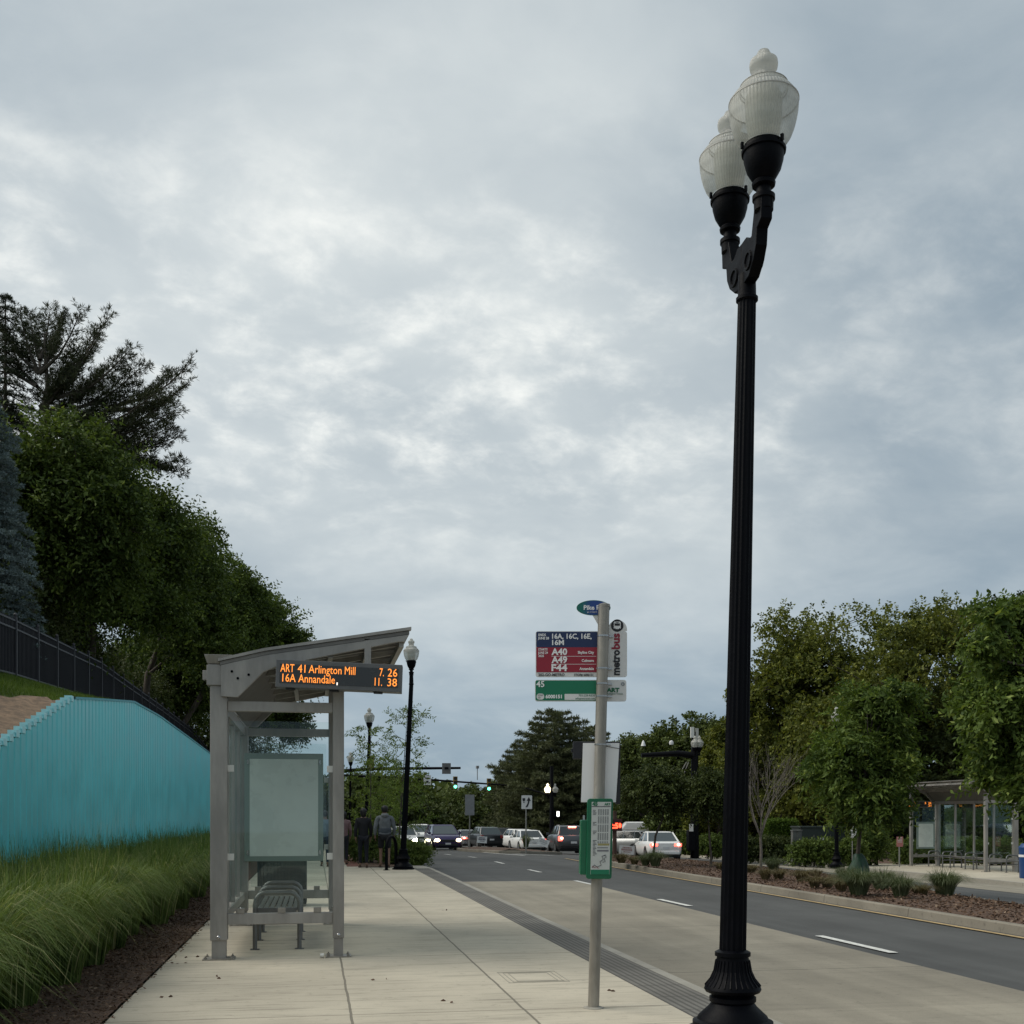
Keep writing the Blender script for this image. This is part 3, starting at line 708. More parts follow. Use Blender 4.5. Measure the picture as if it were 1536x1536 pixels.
def pine_tree():
    z = 36; b = gh(55, z); t = thing('pine_tree', 'tall open pine with long layered boughs reaching right over the row of trees', 'tree', b)
    mb = MB(); top = dp(50, 500, z) - b
    def L(px, py, dd=0): return dp(px, py, z + dd) - b
    tr = [Vector((0, 0, 0)), L(60, 800), L(62, 690), L(72, 590), L(66, 500)]
    mb.tube(tr, [.3, .2, .14, .08, .02], 9); P_ = []; D = []
    ends = [(120, 470, 60, 560), (160, 478, 66, 590), (195, 525, 70, 600), (215, 548, 75, 620), (232, 592, 75, 640), (282, 548, 170, 610), (278, 578, 170, 615), (262, 615, 75, 650), (266, 655, 80, 665), (255, 640, 90, 670), (225, 690, 80, 680),
            (185, 668, 62, 690), (30, 470, 58, 560), (12, 500, 56, 580), (90, 480, 60, 560), (75, 465, 60, 540), (140, 520, 64, 600), (180, 600, 66, 650), (150, 560, 62, 620), (205, 640, 70, 690), (195, 705, 100, 690), (5, 600, 56, 640), (110, 545, 60, 610),
            (150, 640, 62, 680), (120, 690, 62, 715), (268, 690, 150, 668), (165, 600, 64, 640), (230, 620, 80, 650), (95, 560, 60, 620), (95, 620, 60, 660), (130, 655, 62, 700)]
    for rep in range(2):
        for (ex, ey, sx, sy) in ends:
            dd = random.uniform(-2.6, 2.6) * (1 if rep else .5); ex2 = ex + (random.uniform(-35, 0) if rep else 0); ey2 = ey + (random.uniform(-12, 22) if rep else 0)
            s = L(sx, sy); e = L(ex2, ey2, dd); mid = s.lerp(e, .5) + Vector((0, 0, -.25 * (s - e).length * .5)); pts = [s, s.lerp(mid, .5), mid, mid.lerp(e, .5) + Vector((0, 0, -.08)), e]
            mb.tube(pts, [.07, .055, .04, .025, .01], 5, cap=False)
            ln = (e - s).length; dirv = (e - s).normalized(); side = dirv.cross(Vector((0, 0, 1))).normalized()
            for u in np.linspace(.25, 1, int(4 + ln * 3.4)):
                kf = u * 4; i0 = min(3, int(kf)); q = pts[i0].lerp(pts[i0 + 1], kf - i0)
                for sg in (-1, 1):
                    wl = random.uniform(.25, .9) * (1.15 - u * .75) * min(1.2, ln * .35); tw = dirv * .7 + side * sg * .8 + Vector((0, 0, random.uniform(-.1, .45))); tip = q + tw * wl
                    mb.tube([q, tip], [.012, .006], 3, cap=False)
                    for w in np.linspace(.4, 1, 3):
                        P_.append(tuple(q.lerp(tip, w))); D.append(tuple(tw + Vector((0, 0, .35))))
                        P_.append(tuple(q.lerp(tip, w) + Vector([random.uniform(-.12, .12) for _ in range(3)]))); D.append(tuple(tw + Vector((0, 0, .7))))
    # the long bare drooping bough with one tuft at its end
    pts = [L(175, 668), L(215, 672), L(232, 694), L(250, 705), L(270, 708)]; mb.tube(pts, [.035, .03, .025, .02, .012], 6)
    for _ in range(36):
        q = L(random.uniform(252, 282), random.uniform(698, 718), random.uniform(-.3, .3)); P_.append(tuple(q)); D.append((random.uniform(-1, 1), random.uniform(-1, 1), .6))
    V, F = tufts(np.array(P_), unit(np.array(D)), 9, .17, .020, .75)
    mesh_obj('crown', np_mesh('crown', V, F), NEEDLE, t); mb.build('trunk', BARK, t, smooth=50)
pine_tree()

# undergrowth behind the fence and beyond the wall
def bush(name, label, p, rx, ry, h, mt, M=60, L_=.09, Wd=.05, per=14, k=6, group=None, cat='shrub', fill=300, rc=.28, slen=.25, stem=.03):
    t = thing(name, label, cat, p, 0, group); lobes = []
    nl = max(3, int(rx / h * 2.2) + 2)
    for i in range(nl):
        u = (i + .5) / nl * 2 - 1; lobes.append((u * rx * .75, random.uniform(-.3, .3) * ry, h * random.uniform(.45, .58), max(rx / nl * 1.7, .25 * h), ry * .8, h * random.uniform(.42, .52)))
    P_, D, cen = clump_points(lobes, M, rc, per, .8, .25); P_[:, 2] = np.maximum(P_[:, 2], .05)
    parts = [sprays(P_, D, k, slen, L_, Wd, .15)]
    lb = np.array(lobes); idx = rng.integers(0, nl, fill); q = lb[idx, :3] + unit(rng.normal(size=(fill, 3))) * lb[idx, 3:] * (rng.random((fill, 1)) ** .4 * .8); q[:, 2] = np.maximum(q[:, 2], .06)
    parts.append(leaves(q, unit(rng.normal(size=(fill, 3))), L_ * 2.2, L_ * 1.7)); V, F = merge(parts)
    mesh_obj('foliage', np_mesh('foliage', V, F), mt, t)
    mb = MB()
    for l in lobes:
        for _ in range(3): mb.tube([(l[0] * .8 + random.uniform(-.1, .1), l[1], 0), (l[0], l[1] + random.uniform(-.1, .1), l[2] + l[5] * .5)], [stem, stem * .4], 5)
    mb.build('stem', BARK, t)
    return t
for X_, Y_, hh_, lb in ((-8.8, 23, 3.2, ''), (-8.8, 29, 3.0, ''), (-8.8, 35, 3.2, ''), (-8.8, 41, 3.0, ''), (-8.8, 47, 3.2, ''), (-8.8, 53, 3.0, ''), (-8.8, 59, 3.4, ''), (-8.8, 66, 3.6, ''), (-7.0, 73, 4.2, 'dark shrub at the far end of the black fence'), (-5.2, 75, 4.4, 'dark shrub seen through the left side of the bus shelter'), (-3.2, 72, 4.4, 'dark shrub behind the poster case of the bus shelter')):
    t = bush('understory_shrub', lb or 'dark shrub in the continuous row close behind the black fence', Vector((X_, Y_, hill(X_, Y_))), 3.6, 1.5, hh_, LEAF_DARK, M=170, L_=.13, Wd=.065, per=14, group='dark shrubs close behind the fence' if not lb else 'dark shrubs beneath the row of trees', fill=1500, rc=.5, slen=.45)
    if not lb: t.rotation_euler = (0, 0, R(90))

# turf blades on the hill (only the part that shows)
def blades(P_, h, w, lean, nseg=3, curl=.5, dirs=None):
    n = len(P_); a = rng.uniform(0, 2 * math.pi, n) if dirs is None else dirs
    d = np.stack([np.cos(a), np.sin(a), np.zeros(n)], 1); sd_ = np.stack([-np.sin(a), np.cos(a), np.zeros(n)], 1)
    tw = rng.uniform(-.8, .8, n)[:, None]; sd_ = unit(sd_ + d * tw)
    rows = []
    for s in np.linspace(0, 1, nseg + 1):
        x = lean * (s ** (1 + curl)); zz = h * (s - .42 * curl * s ** 3 * np.minimum(1, lean / np.maximum(h, 1e-3)) * 1.2)
        c = P_ + d * x[:, None]; c[:, 2] += zz; ww = (w * (1 - s * .85) * .5)
        ww = np.broadcast_to(ww, (n,))[:, None]; rows += [c - sd_ * ww, c + sd_ * ww]
    V = np.stack(rows, 1).reshape(-1, 3); k = 2 * (nseg + 1); b = np.arange(n)[:, None] * k
    F = np.concatenate([np.concatenate([b + 2 * i, b + 2 * i + 1, b + 2 * i + 3, b + 2 * i + 2], 1) for i in range(nseg)], 0)
    return V, F
n = 60000; X_ = rng.uniform(-6.6, WX - .1, n); Y_ = rng.uniform(13, 42, n); keep = ~((Y_ < 18.7) & (X_ > WX - .1 - np.interp(Y_, [7, 14, 17.2, 18.8], [1.5, 1.35, 1.0, .35])))
X_, Y_ = X_[keep], Y_[keep]; Z_ = np.array([hill(x, y) for x, y in zip(X_, Y_)]) - .01
V, F = blades(np.stack([X_, Y_, Z_], 1), rng.uniform(.06, .15, len(X_)), .012, rng.uniform(.01, .08, len(X_)), 2)
o = mesh_obj('turf_grass', np_mesh('turf_grass', V, F), TURF); setp(o, 'short green grass on the slope above the turquoise wall', 'grass', 'stuff')

# ornamental grass bed
def grass_mound(cx, cy, cz, H, Rr, nb, w, nseg=4):
    """fountain of arching blades whose outer tips droop back to the ground"""
    a = rng.uniform(0, 2 * math.pi, nb); r0 = rng.random(nb) ** .6 * Rr * .25; q = rng.random(nb) ** .62
    P_ = np.stack([cx + np.cos(a) * r0, cy + np.sin(a) * r0, np.full(nb, cz)], 1); a2 = a + rng.normal(size=nb) * .35
    d = np.stack([np.cos(a2), np.sin(a2), np.zeros(nb)], 1); sd_ = np.stack([-np.sin(a2), np.cos(a2), np.zeros(nb)], 1); sd_ = unit(sd_ + d * rng.uniform(-.8, .8, nb)[:, None])
    lean = Rr * q * rng.uniform(.8, 1.2, nb); h = H * rng.uniform(.75, 1.12, nb); side = rng.normal(size=nb) * .10 * Rr; rows = []
    for s in np.linspace(0, 1, nseg + 1):
        c = P_ + d * (lean * s ** 1.25)[:, None]; c[:, 0] += -d[:, 1] * side * s ** 2; c[:, 1] += d[:, 0] * side * s ** 2; c[:, 2] += h * ((1 + 1.15 * q) * s - 1.72 * q * s * s); ww = w * (1 - s * .85) * .5; rows += [c - sd_ * ww, c + sd_ * ww]
    V = np.stack(rows, 1).reshape(-1, 3); k = 2 * (nseg + 1); b = np.arange(nb)[:, None] * k
    return V, np.concatenate([np.concatenate([b + 2 * i, b + 2 * i + 1, b + 2 * i + 3, b + 2 * i + 2], 1) for i in range(nseg)], 0)
parts = []; y = 4.5; row = 0
while y < 47:
    near = y < 15; st = .66 if y < 22 else .8
    xs_ = [-2.24, -2.85, -3.5] if row % 2 else [-2.42, -3.05, -3.6]
    for x in xs_:
        nb = 1150 if y < 13 else 760 if y < 20 else 340 if y < 30 else 200
        parts.append(grass_mound(x + random.uniform(-.1, .1), y + random.uniform(-.12, .12), .02, random.uniform(.98, 1.34), random.uniform(.60, .86), nb, .0105 if y < 13 else .012 if y < 20 else .018, 6 if near else 4))
    y += st; row += 1
V, F = merge(parts); o = mesh_obj('ornamental_grass', np_mesh('ornamental_grass', V, F), BLADE); setp(o, 'thick mounded green ornamental grass between the mulch and the turquoise wall', 'grass', 'stuff')

# loose mulch chips
def chips(n, fx, name, label, smin=.015, smax=.05):
    P_ = np.array([fx() for _ in range(n)]); d = unit(rng.normal(size=(n, 3)) * np.array([1, 1, .25]))
    L_ = rng.uniform(smin, smax, n); V, F = leaves(P_, d, L_, L_ * .4, fold=.1)
    o = mesh_obj(name, np_mesh(name, V, F), leaf_mat(name + '_wood', (.06, .036, .024), (.19, .125, .085), (.28, .21, .15), trans=0.0, rough=.9)); setp(o, label, 'mulch', 'stuff')
chips(14000, lambda: (random.uniform(-2.3, -1.45 + random.uniform(-.12, .03)), random.uniform(7, 26), random.uniform(.018, .035)), 'mulch_chips', 'loose brown bark chips between the ornamental grass and the sidewalk')
def fmed():
    y = random.uniform(13, 40); s = medspan(y); u = random.random(); x = s[0] + (s[1] - s[0]) * u; return (x, y, slope(x, y) + .10 * math.sin(math.pi * u) ** .7 + .012)
chips(16000, fmed, 'median_bark_chips', 'loose brown bark chips covering the median planting', .03, .09)

# dry leaves and litter on the sidewalk
lt = [(-.9, 10.6), (-1.35, 11.7), (-1.3, 12.2), (2.02, 17.5), (.6, 10.2), (2.45, 9.2), (-1.2, 9.5), (1.1, 8.9)]
P_ = np.array([(x + random.uniform(-.06, .06), y + random.uniform(-.06, .06), .006) for x, y in lt for _ in range(2)]); d = unit(rng.normal(size=(len(P_), 3)) * np.array([1, 1, .05]))
V, F = leaves(P_, d, .045, .028, fold=.05); o = mesh_obj('leaf_litter', np_mesh('leaf_litter', V, F), mat('dry_leaf', (.09, .05, .03), .9)); setp(o, 'few dry brown leaves scattered on the pale sidewalk', 'leaves', 'stuff')

# ------------------------------------------------------------------ bus shelters
def shelter(label, X0, Yf, Wd, Ln, sgn, rows, z0=0.0):
    """front (street) post on the +x side for sgn=1; origin at the back corner, near end. Length runs along +Y."""
    t = thing('bus_shelter', label, 'bus shelter', (X0, Yf, z0), 0, 'bus shelters beside the road')
    S = sgn
    def bx(mb, x0, x1, *r, **k):
        a, b = sorted((x0 * S, x1 * S)); return mb.box(a, b, *r, **k)
    B, F_ = .085, Wd            # x of the heavy back post, of the slim street post
    # posts: sleeve, stub, base plate with bolts
    for (x, w, y, top, cap) in ((0, .172, 0, 3.02, 1), (Wd, .118, 0, 2.96, 0), (0, .172, Ln, 3.02, 1), (Wd, .118, Ln, 3.35, 0)):
        q = MB(); bx(q, x - w / 2, x + w / 2, y - w / 2, y + w / 2, .20, top)
        p = q.build('post', ALU, t, bevel=.006)
        q = MB(); bx(q, x - w * .42, x + w * .42, y - w * .42, y + w * .42, .012, .20); q.build('post_stub', ALU, p, bevel=.004)
        q = MB(); e = w * .5 + .075; bx(q, x - e, x + e, y - e * .8, y + e * .8, .001, .013)
        for bx_ in (-1, 1):
            for by_ in (-1, 1): MB().lathe([(.016, 0), (.016, .014), (.007, .014), (.007, .028), (0, .028)], 8, ((x + bx_ * (e - .03)) * S, y + by_ * (e * .8 - .03), .013)).build('bolt', GALV, p)
        q.build('base_plate', GALV, p)
        q = MB(); q.lathe([(.02, 0), (.02, .008), (.012, .016), (0, .018)], 10, (0, 0, 0)); q.v = [(x * S + v[0], y - w / 2 - v[2], .235 + v[1]) for v in q.v]; q.build('bolt', CHROME, p)
        if cap:
            q = MB(); w2 = .125
            for (z0, z1, a, b) in ((2.86, 3.07, .118, .118), (3.085, 3.175, .112, .142)):
                v = [((x + sx_ * r) * S, y + sy_ * r, z) for z, r in ((z0, a), (z1, b)) for sx_, sy_ in ((-1, -1), (1, -1), (1, 1), (-1, 1))]
                if S < 0: v = [v[i] for i in (1, 0, 3, 2, 5, 4, 7, 6)]
                q.add(v, [(3, 2, 1, 0), (4, 5, 6, 7), (0, 1, 5, 4), (1, 2, 6, 5), (2, 3, 7, 6), (3, 0, 4, 7)])
            q.box(-.10, .10, y - .10, y + .10, 3.07, 3.085)
            bx(q, x - .165, x - .118, y - .05, y + .05, 2.92, 3.02)
            q.build('post_cap', ALU, p, bevel=.004)
    # cross rails of both end panels, long rails of the back wall
    for y in (0, Ln):
        q = MB(); bx(q, .086, Wd - .059, y - .04, y + .04, 2.60, 2.705); q.build('rail', ALU, t, bevel=.004)
        q = MB(); bx(q, .086, Wd - .059, y - .045, y + .045, .36, .475); q.build('rail', ALU, t, bevel=.004)
    q = MB(); bx(q, -.05, .05, .09, Ln - .09, 2.60, 2.72); q.build('rail', ALU, t, bevel=.004)
    q = MB(); bx(q, -.05, .05, .09, Ln - .09, .36, .46); q.build('rail', ALU, t, bevel=.004)
    nm = 4
    for i in range(1, nm):
        y = Ln * i / nm; q = MB(); bx(q, -.035, .035, y - .03, y + .03, .46, 2.60); q.build('mullion', ALU, t, bevel=.003)
    # glass
    for y in (0, Ln):
        g = MB(); bx(g, .12, Wd - .09, y - .005, y + .005, .53, 2.50); pn = g.build('glass_panel', GLASS, t)
        for zz in (1.07, 2.0):
            for xx in (.115, Wd - .085):
                q = MB(); bx(q, xx - .035, xx + .035, y - .02, y + .02, zz - .035, zz + .035); q.build('clip', CLIP, pn, bevel=.003)
        for xx in (.22, Wd * .52, Wd - .22):
            q = MB(); bx(q, xx - .04, xx + .04, y - .05, y + .02, .476, .53); q.build('clamp', GALV, pn, bevel=.003)
    for i in range(nm):
        g = MB(); bx(g, -.005, .005, Ln * i / nm + .09, Ln * (i + 1) / nm - .09, .50, 2.56); g.build('glass_panel', GLASS, t)
    # roof: long plane rising to the street, folded down at the back
    prof = [(.02, 3.10), (.48, 3.235), (1.98, 3.56)]            # top line x,z
    low = [(.04, 2.76), (.36, 3.0)]
    y0, y1 = -.16, Ln + .18
    q = MB(); pts = [(x * S, z) for x, z in prof] + [(x * S, z - .035) for x, z in prof[::-1]]
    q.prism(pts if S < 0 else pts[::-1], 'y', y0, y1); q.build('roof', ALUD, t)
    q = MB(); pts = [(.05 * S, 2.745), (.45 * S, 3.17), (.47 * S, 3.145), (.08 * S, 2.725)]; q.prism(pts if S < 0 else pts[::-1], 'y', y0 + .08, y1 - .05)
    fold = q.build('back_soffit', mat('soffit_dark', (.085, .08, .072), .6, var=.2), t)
    q = MB()
    for i in range(1, 5):
        x = .05 + .4 * i / 5; z = 2.745 + .425 * i / 5; a = [((x - .012) * S, z - .012), ((x + .012) * S, z + .014), ((x + .03) * S, z - .006), ((x + .006) * S, z - .032)]
        q.prism(a if S < 0 else a[::-1], 'y', y0 + .1, y1 - .06)
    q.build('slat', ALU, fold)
    for yy in (y0 + .001, y1 - .051):
        # end beam with its deep bracket
        q = MB(); pts = [(.03, 3.06), (.03, 2.74), (.20, 2.74), (.46, 3.02), (.62, 3.10), (1.86, 3.435), (1.93, 3.44), (1.975, 3.52), (.48, 3.197), (.03, 3.064)]
        pts = [(x * S, z) for x, z in pts]; q.prism(pts if S < 0 else pts[::-1], 'y', yy, yy + .05)
        b = q.build('end_beam', ALU, t, bevel=.003)
        q = MB(); pts = [(.0, 3.10), (.48, 3.24), (2.0, 3.57), (2.0, 3.602), (.47, 3.268), (.0, 3.13)]; pts = [(x * S, z) for x, z in pts]; q.prism(pts if S < 0 else pts[::-1], 'y', yy - .02, yy + .07); q.build('edge_trim', ALU, b)
        if yy < 0:
            for (x, z) in ((.14, 3.0), (.20, 2.93), (.31, 2.97)):
                q = MB(); q.lathe([(.014, 0), (.014, .004), (0, .004)], 10); q.v = [(x * S + v[0], yy - .002 - v[2], z + v[1]) for v in q.v]; q.build('rivet', BLACK, b)
    for i in range(6):
        y = y0 + .35 + (y1 - y0 - .7) * i / 5; q = MB()
        pts = [(.45, 3.16), (.45, 3.10), (1.92, 3.45), (1.94, 3.512)]; pts = [(x * S, z) for x, z in pts]; q.prism(pts if S < 0 else pts[::-1], 'y', y - .02, y + .02); q.build('rafter', ALU, t)
    for x, z in ((.75, 3.185), (1.15, 3.275), (1.55, 3.365), (1.9, 3.44)):
        q = MB(); bx(q, x - .025, x + .025, y0 + .06, y1 - .06, z - .05, z + .02); q.build('purlin', ALU, t)
    for ch in list(t.children) + [g_ for c__ in t.children for g_ in c__.children]:
        if ch.name.split('.')[0] in ('roof', 'end_beam', 'edge_trim', 'rafter', 'purlin', 'back_soffit', 'slat'):
            for v in ch.data.vertices: v.co.z -= .044 * max(0.0, abs(v.co.x) - .05)
    # poster case on the far end panel
    cx = Wd / 2 - .045 if S > 0 else Wd / 2
    cy = Ln; dy = -.075
    q = MB(); a, b, z0, z1 = cx - .53, cx + .53, .88, 2.36
    if S < 0: a, b, z0, z1 = cx - .41, cx + .41, .72, 1.86
    bx(q, a, b, cy + dy - .04, cy + dy + .03, z0, z1)
    pc = q.build('poster_case', mat('case_frame', (.26, .32, .29), .4, .4), t, bevel=.006)
    q = MB(); bx(q, a + .07, b - .07, cy + dy - .046, cy + dy - .041, z0 + .07, z1 - .08); q.build('poster_window', mat('frosted_panel', (.72, .775, .72), .3, var=.05, vscale=2), pc)
    q = MB()
    for xx in (a + .045, b - .045):
        for zz in (z0 + .12, z1 - .12): bx(q, xx - .012, xx + .012, cy + dy - .06, cy + dy - .041, zz - .03, zz + .03)
    q.build('lock', CHROME, pc)
    # conduit to the sign
    q = MB(); q.tube([(Wd * S - .02, -.075, .4), (Wd * S - .02, -.075, 2.9)], .012, 6)
    # arrivals sign
    w, h, sx0 = 1.29, .285, Wd - .64
    if S < 0: w, sx0 = 1.38, Wd - .66
    sg = bpy.data.objects.new('arrivals_display', None)
    q = MB(); q.box(0, w, -.07, .10, 0, h); sg = q.build('arrivals_display', CHARC, t, bevel=.005)
    sg.location = (sx0 if S > 0 else -(sx0 + w), -.30 if S > 0 else Ln - .32, 2.825 if S > 0 else 2.46); sg.rotation_euler = (0, R(2.1) if S > 0 else R(.6), -YAW * .6 if S > 0 else -R(8))
    q = MB(); q.box(.04, w - .04, -.074, -.0705, .045, h - .045); q.build('display_face', LEDBG, sg)
    k = w / 1.29; fs = .118
    for (s_, x, z, al) in rows:
        if s_ == 'dot':
            q = MB(); q.box(x * k - .006, x * k + .006, -.079, -.0745, z, z + .028); q.build('lettering', mat('led_white', (.3, .3, .3), .5, emit=(1, .9, .8), estr=1.0), sg)
        else:
            text(s_, fs, LED, sg, (x * k, -.078, z), bold=.0, width=al * k)
    for xx in (.1, .55, 1.0): MB().box(xx * k, xx * k + .09, -.05, .06, -.014, -.001).build('vent', RUB, sg)
    q = MB(); bx(q, Wd + .27, Wd + .34, y0 + .0, y0 + .05, 3.07, 3.38) if S > 0 else bx(q, Wd + .1, Wd + .16, y0, y0 + .05, 3.05, 3.36)
    bx(q, Wd - .04, Wd + .04, -.24, -.06, 2.86, 2.95)
    q.build('hanger', ALU, t, bevel=.003)
    return t
shelter('grey metal and glass bus shelter with orange arrivals sign standing on the near sidewalk', -.985, 12.0, 1.235, 3.65, 1,
        [('ART', .047, .158, .14), ('41', .222, .158, .078), ('Arlington', .334, .158, .335), ('Mill', .702, .158, .108), ('7.', 1.058, .158, .045), ('26', 1.142, .158, .098), ('16A', .070, .058, .135), ('Annandale', .232, .058, .372), ('dot', .628, .045, 0), ('11.', 1.012, .058, .075), ('38', 1.142, .058, .098)])
shelter('grey metal and glass bus shelter across the road, partly under leafy boughs', 26.1, 38.0, 1.22, 5.3, -1,
        [('16F Columbia', .06, .158, .56), ('16A Pentagon', .06, .055, .50), ('5', .98, .158, .05), ('20', 1.12, .158, .11), ('21', 1.12, .055, .11)], z0=FZ)

def bench(label, loc, rz, n=2, gap=1.0, w=.49, seat=True):
    t = thing('bench', label, 'bench', loc, rz, 'hooped steel benches')
    STL = mat('brushed_tube', (.16, .162, .16), .4, .6, var=.15)
    for i in range(n):
        y = i * gap; r = .12; pts = [(-w / 2, y, 0), (-w / 2, y, .50)]
        pts += [(-w / 2 + r - r * math.cos(a), y, .52 + r * math.sin(a)) for a in (R(25), R(50), R(75), R(90))]
        pts += [(w / 2 - r + r * math.sin(a), y, .52 + r * math.cos(a)) for a in (R(10), R(35), R(60), R(85))] + [(w / 2, y, 0)]
        q = MB(); q.tube(pts, .026, 10); q.tube([(-w / 2, y, .30), (w / 2, y, .30)], .02, 8)
        for sx_ in (-1, 1): q.box(sx_ * w / 2 - .05, sx_ * w / 2 + .05, y - .035, y + .035, .001, .01)
        q.build('hoop', STL, t, smooth=50)
    q = MB()
    for k in range(7):
        x = -w / 2 + .05 + (w - .1) * k / 6; q.box(x - .024, x + .024, .06, gap * (n - 1) - .06, .445, .465)
    q.box(-w / 2 + .03, w / 2 - .03, .03, .06, .41, .465); q.box(-w / 2 + .03, w / 2 - .03, gap * (n - 1) - .06, gap * (n - 1) - .03, .41, .465)
    q.build('seat', STL, t, bevel=.003)
bench('grey hooped bench inside the near bus shelter', (gp(416, 1424).x, gp(416, 1424).y, 0), 0, 3, .95)
for i, lb in enumerate(('first hooped bench from the left under the far bus shelter', 'second hooped bench from the left under the far bus shelter', 'hooped bench beside the near post of the far bus shelter', 'hooped bench nearest the blue bin at the far bus shelter')):
    bench(lb, (25.55, (41.6, 40.0, 38.4, 36.3)[i], FZ + .003), 0, 2, 1.05, .5)

BIN = mat('bin_dark_teal', (.012, .028, .038), .45, .2, var=.15)
b = gp(424, 1358); t = thing('waste_bin', 'dark slatted waste bin behind the near bus shelter bench', 'waste bin', b)
q = MB(); q.box(-.40, .40, -.30, .30, .04, 1.02); q.build('body', BIN, t, bevel=.02)
q = MB()
for i in range(15): q.box(-.385 + i * .055 - .014, -.385 + i * .055 + .014, -.325, -.301, .10, .95)
q.build('slats', BIN, t)
q = MB(); q.box(-.43, .43, -.34, .33, 1.02, 1.10); q.build('lid', BIN, t, bevel=.02)
b = gzs(1545, 37.5); b.z = FZ; BLUE = mat('bin_blue', (.008, .045, .16), .4)
t = thing('recycling_bin', 'blue litter bin at the right edge beside the far bus shelter', 'litter bin', b)
q = MB(); q.lathe([(.32, 0), (.33, .04), (.35, 1.0), (.0, 1.0)], 20); q.build('body', BLUE, t, smooth=40)
q = MB(); q.lathe([(.352, .72), (.354, .80), (.34, .80), (.34, .72)], 20); q.build('band', WHITE, t)
q = MB(); q.lathe([(.36, 1.0), (.36, 1.05), (.26, 1.17), (0, 1.2)], 20); q.build('lid', BLUE, t, smooth=30)
# cup left by the post base
b = gp(483, 1437); q = MB(); q.lathe([(.02, 0), (.026, .04), (.0, .04)], 12, (0, 0, 0))
v = [(p[2] - .02, p[0], p[1] + .027) for p in q.v]; q.v = v; o = q.build('paper_cup', CLIP, loc=b, smooth=40); setp(o, 'crushed white paper cup lying by the slim front post of the near shelter', 'cup')

# ------------------------------------------------------------------ street lamps
GP = [(.130, .0), (.150, .012), (.176, .05), (.196, .10), (.210, .155), (.219, .21), (.222, .255), (.2225, .272), (.214, .278), (.206, .300), (.188, .324), (.160, .342), (.153, .346), (.153, .374), (.138, .388), (.098, .402), (.075, .420), (.069, .446), (.074, .470), (.087, .490), (.091, .515), (.088, .540), (.068, .556), (.048, .562), (.046, .584), (.036, .604), (.016, .617), (.0, .619)]
def lamp_head(t, c, s=1.0):
    """c = centre of the rim; fitter below, globe above. Adds fitter and globe as parts of t."""
    q = MB(); q.lathe([(.03, -.45), (.066, -.43), (.068, -.36), (.078, -.355), (.078, -.325), (.052, -.32), (.050, -.265), (.078, -.255), (.082, -.235), (.070, -.218), (.085, -.20), (.118, -.14), (.136, -.07), (.140, -.02), (.152, -.018), (.154, .0), (.140, .004), (.138, .035), (.11, .037), (.0, .037)], 28)
    q.v = [(x * s * .93, y * s * .93, z * s * .90) for x, y, z in q.v]; f = q.build('fitter', BLACK, t, smooth=35, loc=c)
    for k in range(3):
        a = k * 2.1 + .5; m_ = MB(); m_.box(-.008, .008, -.155, -.137, .0, .04); m_.v = [tuple((Matrix.Rotation(a, 3, 'Z') @ Vector(p)) * s) for p in m_.v]; m_.build('clamp_screw', BLACK, f)
    q = MB(); q.lathe(GP, 40); q.v = [(x * s, y * s, z * s) for x, y, z in q.v]; q.f = q.f[:-2]; q.mi = q.mi[:-2]
    g = q.build('globe', GLOBE, t, smooth=50, loc=(c[0], c[1], c[2] + .036 * s))
    for zz, rr, hh in ((.268, .2245, .007), (.345, .1555, .004), (.371, .1555, .004)):
        q = MB(); v = q.lathe([(rr - .004, 0), (rr, .001), (rr, hh), (rr - .004, hh + .001)], 36); q.f = q.f[:-2]; q.v = [(x * s, y * s, (z + zz) * s) for x, y, z in q.v]; q.build('seam', mat('seam_grey', (.42, .41, .385), .45), g, smooth=50)
    q = MB(); q.lathe([(.08, .0), (.10, .06), (.115, .16), (.118, .30), (.10, .34), (.0, .35)], 20); q.v = [(x * s, y * s, z * s) for x, y, z in q.v]; q.build('reflector', INNER, g, smooth=40)
BASEP = [(.31, -.02), (.31, .035), (.275, .045), (.275, .085), (.245, .10), (.235, .12), (.165, .185), (.148, .21), (.160, .222), (.160, .25), (.145, .262), (.15, .27), (.185, .285), (.196, .305), (.188, .328), (.150, .375), (.125, .43), (.112, .50), (.108, .53), (.122, .533), (.122, .56), (.095, .575)]
def lamp_post(t, H, lean=(0, 0), r0=.092, r1=.062, s=1.0, flutes=16):
    q = MB(); q.lathe([(r * s, z * s) for r, z in BASEP], 48, fl=0); bse = q.build('base', BLACK, t, smooth=35)
    q = MB()
    for k in range(28):
        a = 2 * math.pi * k / 28; pts = []
        for r, z in ((.114, .505), (.127, .43), (.152, .375), (.190, .328)): pts.append((math.cos(a) * r * s, math.sin(a) * r * s, z * s))
        q.tube(pts, .006 * s, 4)
    q.build('flutes', BLACK, bse)
    seg = flutes * 6; q = MB(); z0 = .565 * s; v = []; N_ = 10
    for i in range(N_ + 1):
        f = i / N_; z = z0 + (H - z0) * f; r = r0 + (r1 - r0) * f
        for k in range(seg):
            a = 2 * math.pi * k / seg; rr = r * (1 - .085 * abs(math.sin(a * flutes / 2)) ** 1.5) ; v.append((lean[0] * f + rr * math.cos(a), lean[1] * f + rr * math.sin(a), z))
    q.add(v, [(i * seg + k, i * seg + (k + 1) % seg, (i + 1) * seg + (k + 1) % seg, (i + 1) * seg + k) for i in range(N_) for k in range(seg)]); q.build('pole', BLACK, t, smooth=20)
    q = MB(); q.lathe([(r1 * 1.02, -.03), (r1 * 1.22, -.02), (r1 * 1.22, 0), (r1 * 1.02, .01), (r1 * .96, .16), (.0, .17)], 24, (lean[0], lean[1], H)); q.build('collar', BLACK, t, smooth=35)

